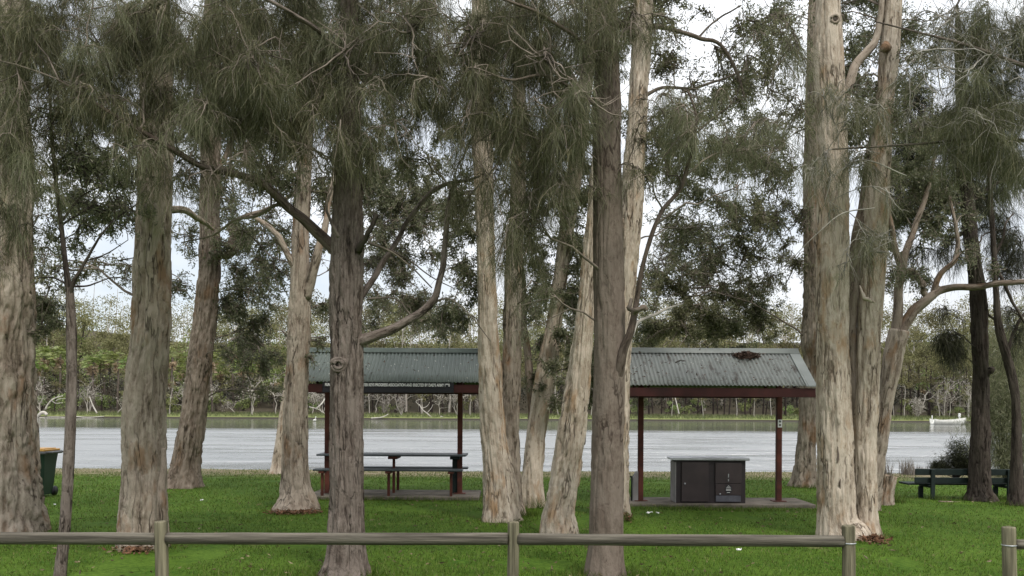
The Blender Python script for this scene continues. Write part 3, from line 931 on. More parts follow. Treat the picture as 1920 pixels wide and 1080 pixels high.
a.trunk([(950, 1615, 1650), (880, 1625, 1658), (800, 1638, 1668), (740, 1648, 1678), (690, 1654, 1690), (650, 1660, 1698), (620, 1668, 1704)], None, furrow=.08, sides=44)
a.limb([(1682, 635, 0, 30), (1700, 600, 0, 27), (1722, 572, 0, 25), (1745, 555, 0, 22), (1770, 543, 0, 19), (1800, 536, -.1, 17), (1840, 537, -.2, 15), (1880, 531, -.3, 14), (1930, 528, -.4, 12)], n=60, bark='paperbark_brown')
a.limb([(1680, 630, 0, 26), (1683, 590, 0, 24), (1684, 550, .05, 22), (1688, 510, .1, 22), (1696, 475, .1, 18), (1712, 440, .15, 15), (1726, 400, .2, 13), (1745, 330, .3, 10), (1760, 230, .4, 7)], n=60, bark='paperbark_brown')
a.limb([(1688, 500, .1, 15), (1680, 470, .1, 14), (1672, 430, .1, 11), (1668, 380, .2, 8), (1660, 300, .3, 6)], n=30, bark='paperbark_brown')
a.limb([(1745, 560, -.02, 15), (1732, 548, -.02, 14), (1728, 528, 0, 14), (1716, 512, 0, 13), (1700, 508, .05, 13), (1692, 515, .08, 12)], n=30, bark='paperbark_brown')
a.limb([(1750, 552, 0, 15), (1757, 525, 0, 14), (1770, 505, 0, 13), (1790, 487, 0, 12), (1798, 460, .05, 11), (1793, 430, .1, 9), (1780, 370, .2, 7)], n=36, bark='paperbark_brown')
# --- stump
a = T['STUMP'] = Tree('tree_stump', 'grey sloping tree stump beside the big right paperbark pair', 'stump', (1660, 946), 'paperbark', seed=35)
a.trunk([(946, 1640, 1673), (930, 1641, 1674), (900, 1643, 1678), (890, 1645, 1680)], None, furrow=.12, lump=.15, sides=44, flare=.15)
# --- dark she-oaks on the right
a = T['D1'] = Tree('she_oak_tree', 'dark she-oak trunk with a side knob, standing in front of the green bench', 'tree', (1837, 938), 'dark_bark', 'twig_dark', seed=37)
tr = a.trunk([(938, 1808, 1866), (915, 1816, 1859), (860, 1820, 1856), (800, 1821, 1855), (700, 1825, 1854), (640, 1822, 1852), (560, 1820, 1849), (500, 1815, 1839), (440, 1806, 1832), (380, 1802, 1826), (250, 1796, 1818), (100, 1790, 1808)], 10.5, furrow=.09, sides=56, flare=.2)
a.limb([(1848, 700, -.05, 22), (1858, 694, -.1, 18), (1862, 691, -.1, 9)], name='knot', n=10, use=False)
a.limb([(1812, 430, 0, 12), (1790, 445, .1, 9), (1755, 440, .2, 7), (1730, 445, .2, 5)], n=24, bark='dark_bark')
for r in ([(1815, 945, -.2, 6), (1790, 942, -.4, 5), (1760, 940, -.5, 3)], [(1845, 938, -.2, 7), (1870, 946, -.4, 5), (1900, 950, -.5, 3)]):
    a.limb(r, n=16, sides=8, name='root', bark='paperbark', use=False)
a.limb([(1838, 560, 0, 6), (1850, 585, 0, 6), (1866, 600, .1, 6), (1880, 612, .1, 5)], n=16, bark='dark_bark')
a.limb([(1810, 390, 0, 9), (1860, 350, -.2, 7), (1900, 330, -.3, 5)], n=20, bark='dark_bark')
a = T['D2'] = Tree('she_oak_tree', 'slim crooked dark she-oak at the right edge beside the green bench', 'tree', (1906, 947), 'dark_bark', 'twig_dark', seed=39)
a.trunk([(947, 1890, 1924), (900, 1894, 1918), (780, 1898, 1914), (720, 1892, 1908), (670, 1880, 1896), (610, 1865, 1879), (560, 1863, 1874), (500, 1860, 1870), (440, 1857, 1866), (350, 1852, 1860)], 7.5, furrow=.08, sides=28)
a.limb([(1888, 665, 0, 9), (1898, 630, .1, 8), (1912, 600, .1, 7), (1935, 570, .2, 5)], n=24)
a.limb([(1866, 500, 0, 8), (1882, 530, -.1, 8), (1898, 565, -.1, 7), (1915, 595, -.1, 6), (1940, 630, -.1, 4)], n=24)
a.limb([(1864, 480, 0, 7), (1880, 450, .1, 6), (1885, 420, .1, 5), (1900, 400, .2, 3)], n=20)
# --- she-oak standing outside the frame on the right; its boughs hang into the view
a = T['CR'] = Tree('she_oak_tree', 'she-oak whose feathery boughs hang in at the upper right, its trunk out of view', 'tree', (2230, 1040), 'sheoak_bark', 'twig_pale', seed=41, D=11.3)
a.trunk([(1040, 2195, 2265), (800, 2200, 2258), (500, 2202, 2255), (200, 2205, 2250), (0, 2208, 2245)], 11, furrow=.07, sides=40)
a.limb([(2225, 330, 0, 20), (2100, 230, -.3, 15), (1980, 150, -.5, 12), (1880, 110, -.5, 9), (1800, 80, -.4, 7), (1720, 60, -.3, 5), (1640, 40, -.2, 3)], n=60)
a.limb([(2225, 430, 0, 18), (2080, 330, 0, 13), (1960, 270, 0, 10), (1860, 260, .1, 8), (1740, 268, .1, 6), (1640, 275, .1, 5), (1560, 280, .1, 3)], n=60)
# pale bare twigs
for r in ([(1905, 120, -.3, 5), (1850, 150, -.3, 5), (1815, 190, -.3, 4), (1800, 250, -.2, 3)], [(1830, 90, -.3, 4), (1790, 130, -.3, 4), (1745, 100, -.2, 3), (1690, 90, -.2, 2)], [(1800, 150, -.2, 4), (1770, 180, -.2, 3), (1758, 130, -.2, 3), (1762, 90, -.2, 2)],
          [(1800, 60, -.2, 4), (1740, 20, 0, 3), (1690, 50, 0, 2)], [(1835, 250, 0, 5), (1815, 215, 0, 4), (1830, 180, 0, 3), (1800, 150, 0, 2)], [(1640, 390, 0, 3), (1580, 400, 0, 3), (1530, 440, 0, 2), (1470, 500, .1, 2)], [(1700, 330, .1, 4), (1620, 300, .1, 3), (1560, 330, .1, 2)]):
    a.limb(r, n=22, sides=6, bark='twig_pale', use=False)

def spread(lst):
    r = []
    for x, y, rx, ry, d in lst:
        r.append((x, y, rx * 1.1, ry * 1.05, d * .42))
        for k in range(4):
            r.append((x + rng.normal(0, rx * .8), y + rng.normal(-ry * .1, ry * .6), rx * rng.uniform(.45, .95), ry * rng.uniform(.4, .9), d * rng.uniform(.25, .6)))
    return r


# ---------------- crowns: needle clumps
Z_C1 = [(30, 60, 95, 85, 1.7), (30, 190, 75, 110, 1.5), (22, 320, 52, 110, 1.2), (12, 430, 36, 60, .9), (120, 60, 85, 75, 1.6), (150, 140, 85, 60, 1.3), (220, 60, 85, 65, 1.5), (200, 200, 65, 70, .9), (110, 240, 55, 70, .9),
        (300, 80, 95, 85, 1.7), (300, 190, 75, 75, 1.2), (280, 270, 50, 60, .8), (390, 60, 95, 75, 1.6), (400, 160, 75, 75, 1.3), (430, 240, 60, 65, .8), (380, 270, 50, 50, .8), (490, 70, 95, 85, 1.6), (500, 180, 85, 85, 1.4),
        (550, 260, 60, 80, 1.3), (590, 130, 85, 95, 1.6), (600, 220, 60, 90, 1.3), (640, 60, 85, 75, 1.4), (660, 170, 60, 100, 1.2), (650, 270, 48, 55, .8), (720, 70, 75, 75, 1.1), (740, 180, 70, 80, 1.0), (710, 260, 50, 60, .8),
        (790, 110, 70, 85, 1.1), (330, 320, 60, 40, .6), (240, 300, 50, 50, .5), (60, 120, 80, 80, 1.2), (470, 300, 50, 50, .6)]
for i, (x, y, rx, ry, d) in enumerate(spread(Z_C1)):
    T['C1'].clump(x, y, rx, ry, d * 1.05, 'needle', rng.uniform(-1.1, .5), 'needle_light' if i % 4 == 1 else 'needle')
for x, y in ((300, 40), (480, 120), (640, 120), (200, 120), (760, 60), (90, 180), (560, 300), (420, 100)):
    T['C1'].clump(x, y, 110, 90, 0, 'leaf', rng.uniform(-1.2, -.3), tw=1.2)
Z_C2 = [(860, 80, 80, 85, 1.2), (850, 190, 70, 85, 1.2), (905, 250, 60, 100, 1.3), (925, 370, 50, 90, 1.0), (945, 460, 42, 90, .7), (900, 120, 75, 80, 1.3), (970, 100, 80, 85, 1.4), (1000, 220, 70, 105, 1.4), (1010, 340, 60, 100, 1.1),
        (985, 440, 50, 80, .9), (1060, 110, 70, 95, 1.5), (1072, 250, 48, 95, 1.3), (1060, 370, 40, 80, .8), (1140, 70, 45, 55, .8), (1135, 110, 35, 40, .9), (1190, 30, 60, 50, .6), (1270, 215, 45, 55, 1.5), (1290, 260, 55, 50, .9), (1350, 300, 70, 60, .8),
        (1420, 260, 50, 80, .7), (1240, 300, 50, 40, .6), (1240, 190, 50, 40, .5), (1480, 120, 45, 100, .6), (1460, 260, 45, 90, .6), (1000, 30, 90, 60, 1.2), (820, 30, 80, 60, 1.0), (1100, 20, 60, 50, 1.0), (1200, 240, 30, 40, .5)]
for i, (x, y, rx, ry, d) in enumerate(spread(Z_C2)):
    pale = 1220 < x < 1430
    T['C2'].clump(x, y, rx, ry, d * 1.05, 'needle', rng.uniform(-.9, .9) if x < 1110 else rng.uniform(-.7, .2), 'needle_light' if pale or i % 5 == 2 else 'needle')
for x, y in ((880, 80), (1020, 120), (1090, 200), (960, 260)):
    T['C2'].clump(x, y, 100, 90, 0, 'leaf', rng.uniform(-1.0, -.2), tw=1.2)
for x in range(-20, 1150, 85):
    T['C1' if x < 800 else 'C2'].clump(x + rng.uniform(-20, 20), rng.uniform(-40, 45), 75, 50, .55, 'needle', rng.uniform(-1, .8))
Z_CR = [(1560, 200, 42, 55, .6), (1545, 330, 38, 55, .5), (1645, 220, 48, 50, .8), (1605, 320, 48, 48, .9), (1625, 460, 42, 65, .6), (1755, 100, 65, 65, .8), (1840, 80, 80, 80, 1.2), (1905, 60, 70, 80, 1.2), (1820, 190, 75, 80, 1.1), (1895, 210, 70, 90, 1.3), (1850, 290, 60, 70, 1.0), (1780, 270, 55, 70, .8),
        (1960, 120, 80, 90, 1.0), (1990, 250, 80, 80, .8)]
for i, (x, y, rx, ry, d) in enumerate(spread(Z_CR)):
    T['CR'].clump(x, y, rx, ry, d, 'needle', rng.uniform(-.5, .6), 'needle_light' if i % 3 == 0 else 'needle')
for x, y in ((1760, 120), (1860, 130), (1850, 230), (1790, 40)):
    T['CR'].clump(x, y, 90, 80, 0, 'leaf', rng.uniform(-.6, 0), tw=1.1)
for x, y, rx, ry, d in [(1740, 370, 60, 70, 1.3), (1800, 340, 70, 75, 1.6), (1700, 300, 65, 80, 1.3), (1860, 390, 60, 70, 1.2), (1770, 470, 50, 55, .8), (1900, 340, 60, 80, 1.3), (1720, 200, 60, 85, 1.1), (1690, 400, 45, 60, 1.0), (1840, 250, 80, 80, 1.3), (1760, 250, 70, 70, 1.2), (1720, 480, 40, 45, .6), (1880, 450, 50, 50, .8)]:
    T['D1'].clump(x, y, rx, ry, d, 'needle', rng.uniform(-.5, 1.5), 'needle_dark', tw=1.2)
for x, y, rx, ry, d in [(1778, 630, 30, 36, 1.7), (1765, 655, 26, 34, 1.4), (1790, 670, 26, 36, 1.3), (1772, 590, 34, 30, .5)]:
    T['D1'].clump(x, y, rx, ry, d, 'needle', -.3, 'needle_dark')
for x, y, rx, ry, d in [(1885, 520, 45, 50, .6), (1905, 640, 40, 60, .5), (1920, 470, 60, 60, .9), (1895, 590, 30, 40, .4)]:
    T['D2'].clump(x, y, rx, ry, d, 'needle', .2, 'needle_dark')
# ---------------- crowns: leafy clumps
LEAFY = {
    'SAP': [(170, 310, 60, 40, .35), (100, 290, 50, 60, .3), (200, 410, 70, 45, .5), (110, 230, 60, 70, .3), (220, 350, 40, 40, .3)],
    'L1': [(95, 420, 55, 55, .8), (88, 590, 40, 62, 1.3), (95, 520, 30, 30, .3), (70, 340, 60, 60, .6), (75, 610, 30, 40, 1.2)],
    'L2': [(200, 400, 85, 52, .9), (190, 330, 80, 50, .45), (150, 370, 60, 40, .5), (220, 250, 70, 60, .6), (345, 550, 28, 22, .7), (340, 330, 30, 40, .3)],
    'L3': [(470, 560, 60, 50, 1.3), (500, 615, 45, 45, 1.2), (440, 590, 45, 42, .9), (455, 640, 40, 40, .9), (500, 690, 36, 40, 1.0), (460, 690, 26, 40, .6), (455, 470, 60, 50, .8), (500, 500, 50, 50, .7), (420, 380, 40, 40, .5), (330, 220, 70, 60, .8), (440, 200, 80, 60, .9), (440, 330, 60, 40, .5), (360, 130, 90, 70, .8)],
    'L4': [(545, 350, 60, 50, .6), (500, 350, 60, 45, .6), (605, 580, 22, 36, .8), (600, 350, 40, 50, .6), (500, 260, 80, 60, .7), (590, 200, 80, 70, .8), (560, 90, 90, 80, .8), (600, 640, 20, 26, .7)],
    'L4b': [(720, 350, 60, 50, 1.5), (750, 400, 66, 46, 1.6), (700, 300, 50, 50, 1.0), (790, 380, 40, 44, 1.1), (720, 440, 50, 40, .8), (690, 500, 30, 40, .5), (760, 480, 56, 44, .6), (715, 570, 44, 36, 1.1), (790, 590, 50, 36, 1.0), (830, 620, 40, 26, .9), (700, 615, 30, 26, .8), (750, 530, 40, 26, .5)],
    'M1': [(860, 450, 42, 60, 1.1), (850, 380, 40, 40, .7), (860, 540, 42, 55, .9), (820, 250, 60, 60, .7), (860, 600, 36, 36, .9), (800, 300, 40, 30, .4), (880, 150, 80, 80, .7)],
    'M2': [(1000, 480, 50, 80, 1.2), (985, 590, 34, 56, .8), (1000, 380, 60, 60, 1.0), (980, 260, 60, 70, .9)],
    'M3': [(1080, 560, 44, 75, 1.5), (1060, 640, 40, 46, 1.5), (1080, 460, 44, 65, 1.4), (1100, 690, 30, 40, 1.4), (1040, 700, 40, 36, 1.1), (1095, 380, 40, 60, 1.2), (1040, 300, 60, 60, 1.0), (1080, 730, 40, 30, 1.2), (1060, 760, 40, 26, .9)],
    'M5': [(1260, 60, 80, 60, .28), (1340, 110, 80, 70, .3), (1300, 170, 70, 50, .3), (1420, 60, 60, 60, .4), (1250, 130, 60, 50, .4), (1220, 330, 40, 60, .8), (1300, 360, 60, 40, .7), (1380, 180, 60, 50, .4), (1235, 260, 45, 55, .7), (1330, 230, 60, 50, .5)],
    'R0': [(1240, 560, 56, 56, 1.4), (1320, 600, 90, 42, 1.7), (1270, 620, 70, 32, 1.6), (1420, 600, 50, 36, 1.5), (1380, 560, 50, 36, .9), (1400, 480, 66, 50, .9), (1450, 530, 34, 44, 1.1), (1300, 440, 60, 46, .8), (1250, 470, 50, 50, .9), (1340, 500, 66, 40, .7), (1430, 410, 60, 60, 1.2), (1370, 400, 60, 46, .9),
           (1290, 520, 50, 36, .8), (1450, 330, 46, 60, .9), (1480, 220, 40, 90, .9), (1440, 140, 50, 70, .7), (1490, 420, 34, 50, .9), (1480, 60, 60, 60, .7), (1410, 320, 50, 50, .6), (1230, 620, 40, 30, 1.4), (1360, 620, 70, 28, 1.6), (1470, 470, 24, 36, .8)],
    'R1': [(1560, 30, 60, 40, .3), (1620, 200, 40, 60, .4)],
    'R2': [(1610, 170, 40, 40, .4), (1690, 250, 40, 60, .5), (1720, 60, 50, 40, .3)],
    'R3': [(1690, 420, 46, 56, 1.0), (1720, 350, 60, 60, 1.0), (1680, 330, 40, 50, .9), (1760, 420, 50, 46, .6), (1740, 250, 60, 70, .9), (1670, 520, 30, 40, .6), (1720, 520, 26, 30, .3), (1780, 380, 50, 50, .7), (1820, 480, 40, 36, .4), (1700, 180, 50, 60, .6)],
}
def leafspread(lst):
    r = []
    for x, y, rx, ry, d in lst:
        r.append((x, y, rx, ry, d * .5))
        for k in range(2):
            r.append((x + rng.normal(0, rx * .75), y + rng.normal(0, ry * .6), rx * rng.uniform(.5, .9), ry * rng.uniform(.5, .9), d * rng.uniform(.25, .6)))
    return r


for k, lst in LEAFY.items():
    for i, (x, y, rx, ry, d) in enumerate(leafspread(lst)):
        pale = k in ('M5',) or (k == 'R0' and y < 420 and i % 2)
        T[k].clump(x, y, rx, ry, d * (.72 if k == 'R0' and y < 560 else 1.1), 'leaf', rng.uniform(-.6, 1.4), 'leaf_pale' if pale or (k == 'R0' and i % 3 == 0) else 'leaf')
for x, y, rx, ry, d in ((1215, 650, 30, 30, .9), (1195, 690, 24, 34, 1.1), (1208, 730, 18, 34, .9), (1190, 760, 16, 24, .6)):
    T['R0'].clump(x, y, rx, ry, d, 'leaf', 1.6, 'leaf')
# thin twiggy fill against the sky at mid height
for k, x0, x1, y0, y1, n in (('L3', 310, 520, 330, 545, 12), ('L4', 440, 640, 300, 560, 12), ('L4b', 690, 880, 330, 590, 16), ('M1', 800, 900, 320, 600, 8), ('R0', 1210, 1500, 330, 570, 14), ('R3', 1650, 1800, 340, 560, 9), ('L1', 60, 250, 330, 540, 5), ('L2', 60, 250, 280, 540, 7), ('SAP', 60, 250, 230, 480, 6), ('M5', 1190, 1330, 200, 560, 8), ('M3', 1000, 1110, 300, 640, 6)):
    for j in range(n):
        T[k].clump(rng.uniform(x0, x1), rng.uniform(y0, y1), rng.uniform(35, 65), rng.uniform(28, 50), rng.uniform(.12, .42), 'leaf', rng.uniform(0, 3.0), 'leaf' if j % 3 else 'leaf_pale')
# broad light scatter high in the crowns, and the canopy that continues above the picture
tl = ['L1', 'L2', 'L3', 'L4', 'L4b', 'M1', 'M2', 'M3', 'M5', 'R0', 'R1', 'R2', 'R3']
for k in tl:
    tx = np.mean([q[:, 0].mean() for q in T[k].axis[:1]]) / T[k].D * F + CX
    for j in range(5):
        x, y = tx + rng.uniform(-190, 190), rng.uniform(-20, 330)
        if 1640 < x < 1720 and 60 < y < 220:
            continue
        T[k].clump(x, y, rng.uniform(55, 90), rng.uniform(45, 75), rng.uniform(.3, .7), 'leaf', rng.uniform(-.3, 2.2), 'leaf_pale' if j == 2 else 'leaf')
    for j in range(5):
        T[k].clump(tx + rng.uniform(-220, 220), rng.uniform(-420, -60), rng.uniform(90, 140), rng.uniform(70, 110), .5, 'leaf', rng.uniform(-1, 2))
for k, x0 in (('C1', 400), ('C2', 1050), ('CR', 2000), ('D1', 1800)):
    for j in range(8):
        T[k].clump(x0 + rng.uniform(-380, 380), rng.uniform(-420, -50), rng.uniform(100, 150), rng.uniform(80, 120), .6, 'needle', rng.uniform(-1, 1), 'needle_dark' if k == 'D1' else 'needle')
for k in T:
    T[k].finish()


# feathery wattle bush between the two dark trunks
def bush(name, label, cat, px, py, D, blobs, fm, L, W, n, droop=.6):
    g = P(px, py, D)
    root = empty(name, (g[0], g[1], float(gz(g[0], g[1]))), label, cat)
    mb = MB()
    fol = MB()
    b0 = np.array(root.location)
    for x, y, rx, ry in blobs:
        c = P(x, y, D)
        R = np.array([rx, (rx + ry) / 2, ry]) * D / F
        for k in range(6):
            e = c + unit(1)[0] * R * .8
            mb.tube(smooth_path(np.array([b0, (b0 + e) / 2 + rng.normal(0, .08, 3), e]), 7), np.linspace(.018, .003, 7), 5)
            p = e + rng.normal(0, 1, (n // 6, 3)) * R * .42
            leaf_quads(fol, p, L, W, droop)
    mb.build('stem', M['twig_dark'], root)
    fol.build('foliage', M[fm], root)


bush('feathery_shrub', 'soft grey-green feathery shrub at the water edge behind the green bench', 'shrub', 1885, 886, 24.5,
     [(1885, 640, 40, 60), (1890, 720, 46, 70), (1880, 800, 44, 60), (1865, 850, 36, 40), (1920, 760, 50, 90), (1925, 850, 50, 50), (1872, 760, 26, 60)], 'needle_light', .2, .013, 3600, 1.0)
bush('waterside_bush', 'low dark bush at the water edge, left of the dark trunk by the bench', 'shrub', 1795, 886, 26,
     [(1804, 846, 18, 24), (1785, 868, 22, 13), (1808, 868, 20, 14), (1770, 876, 16, 8)], 'needle_dark', .14, .012, 2600, .2)


# ------------------------------------------------------------------ log fence
FD = 8.3


def fence(label, posts, rails):
    p0 = P(posts[0][0], posts[0][1], FD)
    root = empty('log_fence', (p0[0], FD, float(gz(p0[0], FD))), label, 'fence')
    for px, top, w in posts:
        c = P(px, top, FD)
        r = w / 2 * FD / F
        zb = float(gz(c[0], FD)) - .1
        mb = MB()
        n = 26
        zz = np.concatenate([np.linspace(zb, c[2] - .012, n - 2), [c[2] - .004, c[2]]])
        rr = r * (1 + .05 * (fbm(np.c_[zz * 3, zz * 0, zz * 0 + px], 3) - .5))
        rr[-2:] *= (.97, .9)
        mb.tube(np.c_[c[0] + .01 * np.sin(zz * 3 + px), np.full(n, FD), zz], rr, 24)
        po = mb.build('post', M['postwood'], root)
        if px in (1590, 1893):
            mb = MB()
            an = np.linspace(0, 2 * np.pi, 33)
            zs_ = float(P(px, 1018 if px == 1590 else 1022, FD)[2])
            mb.tube(np.c_[c[0] + .01 * math.sin(zs_ * 3 + px) + np.cos(an) * r * 1.03, FD + np.sin(an) * r * 1.03, np.full(33, zs_)], .006, 6, cap=False)
            mb.build('wire_tie', M['steel'], po)
    for (x0, y0), (x1, y1), w in rails:
        mb = MB()
        n = 60
        tt = np.linspace(0, 1, n)[:, None]
        q = P(x0, y0, FD) * (1 - tt) + P(x1, y1, FD) * tt
        q[:, 2] += .012 * (fbm(np.c_[tt * 5, tt * 0, tt * 0 + x0], 5)[:] - .5)
        rr = w / 2 * FD / F * (1 + .22 * (fbm(np.c_[tt * 7, tt * 0 + 2, tt * 0 + x0], 8) - .5))
        mb.tube(q, rr, 20)
        mb.build('rail', M['rail'], root)
    return root


fence('long weathered log fence crossing the foreground in front of the trees', [(303, 977, 24), (961, 978, 22), (1590, 985, 24), (-352, 974, 24)],
      [((-345, 1008), (293, 1010), 23), ((313, 1009.5), (952, 1010.5), 22.5), ((970, 1011), (1580, 1015), 22)])
r = fence('short log fence section at the lower right corner, past the gap', [(1893, 988, 24), (2540, 992, 24)], [((1903, 1020.5), (2532, 1026), 19)])

# ------------------------------------------------------------------ shelters
def corr_roof(x0, x1, yr, zr, ye, ze, yb):
    """two corrugated slopes, ridge yr/zr, eaves at ye (front) and yb (back)"""
    mb = MB()
    per = .076
    n = int((x1 - x0) / per * 8)
    xs = np.linspace(x0, x1, n)
    prof = .013 * np.sin((xs - x0) / per * 2 * np.pi)
    for ya in (ye, yb):
        sl = np.array([ya - yr, ze - zr])
        nr = np.array([-(sl[1]), sl[0]])
        nr = nr / np.linalg.norm(nr)
        if nr[1] < 0:
            nr = -nr
        rows = []
        for layer in (0, -.004):
            for tt in (0, .25, .5, .75, 1):
                y = yr + sl[0] * tt + nr[0] * (prof + layer)
                z = zr + sl[1] * tt + nr[1] * (prof + layer)
                rows.append(np.c_[xs, y, z])
        V = np.concatenate(rows)
        i = np.arange(10 * n).reshape(10, n)
        order = [0, 1, 2, 3, 4, 9, 8, 7, 6, 5, 0]
        q = []
        for a_, b_ in zip(order[:-1], order[1:]):
            q.append(np.stack([i[a_, :-1], i[a_, 1:], i[b_, 1:], i[b_, :-1]], -1))
        mb.add(V, np.concatenate(q))
    return mb


def shelter(label, posts, eave, ridge, xl, xr, Dp, half, slab, roofm, ridgem, slab_depth):
    """posts [(px)], eave (pyl, pyr) at x ends; ridge (py)"""
    px = [float(P(p, slab[2], Dp)[0]) for p in posts]
    De = Dp - half
    zE = float(P((xl + xr) / 2, eave, De)[2])
    zR = float(P((xl + xr) / 2, ridge, Dp)[2])
    X0, X1 = float(P(xl, eave, De)[0]), float(P(xr, eave, De)[0])
    cx_ = (px[0] + px[1]) / 2
    gzc = float(gz(cx_, Dp))
    zs = gzc + .07
    root = empty('picnic_shelter', (cx_, Dp, gzc), label, 'shelter')
    roof = corr_roof(X0 + .05, X1 - .16, Dp, zR - .012, De, zE, Dp + half).build('roof', M[roofm], root)
    # ridge cap + barge flashings
    mb = MB()
    s_ = math.hypot(half, zR - zE)
    ux, uz = half / s_, (zR - zE) / s_
    cap = []
    for sgn in (-1, 1):
        cap.append((Dp + sgn * ux * .15, zR - uz * .15 + .016))
    prof = [cap[0], (Dp - .035, zR + .004), (Dp - .03, zR + .028), (Dp, zR + .036), (Dp + .03, zR + .028), (Dp + .035, zR + .004), cap[1]]
    lo = [(y, z - .006) for y, z in prof[::-1]]
    pr = np.array(prof + lo)
    k = len(pr)
    V = np.concatenate([np.c_[np.full(k, X0), pr], np.c_[np.full(k, X1), pr]])
    mb.add(V, [(i, (i + 1) % k, k + (i + 1) % k, k + i) for i in range(k)] + [tuple(range(k))[::-1], tuple(range(k, 2 * k))])
    mb.build('ridge_cap', M[ridgem], roof)
    for xe, w in ((X0, .06), (X1 - .2, .2)):
        mb = MB()
        for sgn in (-1, 1):
            A = np.array([(Dp + sgn * ux * .1, zR - uz * .1 + .008), (Dp + sgn * half * 1.01, zE + .012 - .008)])
            V = np.array([(xe, *A[0]), (xe + w, *A[0]), (xe + w, *A[1]), (xe, *A[1]), (xe, A[0][0], A[0][1] - .02), (xe + w, A[0][0], A[0][1] - .02), (xe + w, A[1][0], A[1][1] - .02), (xe, A[1][0], A[1][1] - .02)])
            mb.add(V, [(0, 1, 2, 3), (7, 6, 5, 4), (0, 4, 5, 1), (1, 5, 6, 2), (2, 6, 7, 3), (3, 7, 4, 0)])
        mb.build('barge_flashing', M[ridgem], roof, smooth=False)
    # eave beams, ridge beam, cross arms
    bh = .17
    for yb_ in (De + .075, Dp + half - .075):
        mb = MB()
        mb.box(((X0 + X1) / 2, yb_, zE - .045 - bh / 2), (X1 - X0 - .02, .07, bh), bev=.006)
        mb.build('eave_beam', M['red'], root, smooth=False)
    for x in px:
        mb = MB()
        mb.box((x, Dp, zE - .06 - .06), (.07, 2 * half - .24, .11), bev=.005)
        for sgn in (-1, 1):
            a0, a1 = np.array([x, Dp + sgn * .06, zR - .14]), np.array([x, Dp + sgn * (half - .14), zE - .02])
            mb.tube(np.array([a0, a1]), .035, 4)
        mb.build('cross_arm', M['red'], root, smooth=False)
        mb = MB()
        mb.box((x, Dp, (zs + zR - .14) / 2), (.105, .105, zR - .14 - zs), bev=.008)
        post = mb.build('post', M['rust'], root, smooth=False)
        mb = MB()
        mb.box((x, Dp, zs + .008), (.26, .24, .016), bev=.004)
        mb.build('base_plate', M['rust'], post, smooth=False)
    mb = MB()
    sx0, sx1 = float(P(slab[0], slab[2], Dp)[0]), float(P(slab[1], slab[2], Dp)[0])
    mb.box(((sx0 + sx1) / 2, Dp + .05, zs - .1), (sx1 - sx0, slab_depth, .2), bev=.015)
    mb.build('concrete_slab', M['concrete'], root, smooth=False)
    return root, dict(px=px, Dp=Dp, De=De, zE=zE, zR=zR, X0=X0, X1=X1, zs=zs, bh=bh)


sh1, S1 = shelter('open picnic shelter with a dark green corrugated roof and a long black sign', (613.5, 862), 716, 655.5, 546, 926, 18.2, 1.12, (585, 900, 924), 'roof_green', 'ridge_green', 1.42)
sh2, S2 = shelter('open barbecue shelter with a faded grey-green corrugated roof on red posts', (1200.5, 1459.5), 722.5, 656, 1127, 1532, 17.0, 1.08, (1150, 1512, 945), 'roof_grey', 'ridge', 1.22)

# long sign on the first shelter's beam
yb_ = S1['De'] + .04
zc = float(P(727, 721.6, yb_)[2])
xa, xb_ = float(P(605, 719, yb_)[0]), float(P(851, 721, yb_)[0])
mb = MB()
mb.box(((xa + xb_) / 2, yb_ - .014, zc), (xb_ - xa, .02, .115), bev=.003)
sg = mb.build('name_board', M['black'], sh1, smooth=False)
mb = MB()
mb.box(((xa + xb_) / 2, yb_ - .006, zc - .108), (xb_ - xa, .03, .098), bev=.003)
mb.build('lower_board', M['black'], sh1, smooth=False)


def text(body, name, center, width, height, parent, m, thick=.0025):
    cu = bpy.data.curves.new(name, 'FONT')
    cu.body = body
    cu.align_x, cu.align_y = 'CENTER', 'CENTER'
    cu.size = 1.0
    cu.extrude = 0.0
    cu.offset = .03
    o = bpy.data.objects.new(name, cu)
    COL.objects.link(o)
    bpy.context.view_layer.update()
    me = bpy.data.meshes.new_from_object(o.evaluated_get(bpy.context.evaluated_depsgraph_get()))
    bpy.data.objects.remove(o)
    V = np.zeros(len(me.vertices) * 3)
    me.vertices.foreach_get('co', V)
    V = V.reshape(-1, 3)
    lo, hi = V.min(0), V.max(0)
    u = (V[:, 0] - (lo[0] + hi[0]) / 2) / (hi[0] - lo[0]) * width
    w = (V[:, 1] - (lo[1] + hi[1]) / 2) / (hi[1] - lo[1]) * height
    mb = MB()
    mb.add(np.c_[center[0] + u, np.full(len(u), center[1]), center[2] + w], [tuple(p.vertices) for p in me.polygons])
    return mb.build(name, m, parent, smooth=False)


ta, tb = float(P(610, 719, yb_)[0]), float(P(843.5, 721, yb_)[0])
text("FUNDS DONATED BY THE FORSTER KEYS PROGRESS ASSOCIATION AND ERECTED BY DAD'S ARMY 1990", 'sign_lettering', ((ta + tb) / 2, yb_ - .0275, zc), tb - ta, .064, sg, M['white'])

# picnic table under shelter 1
def ptX(px, D):
    return float(P(px, 880, D)[0])


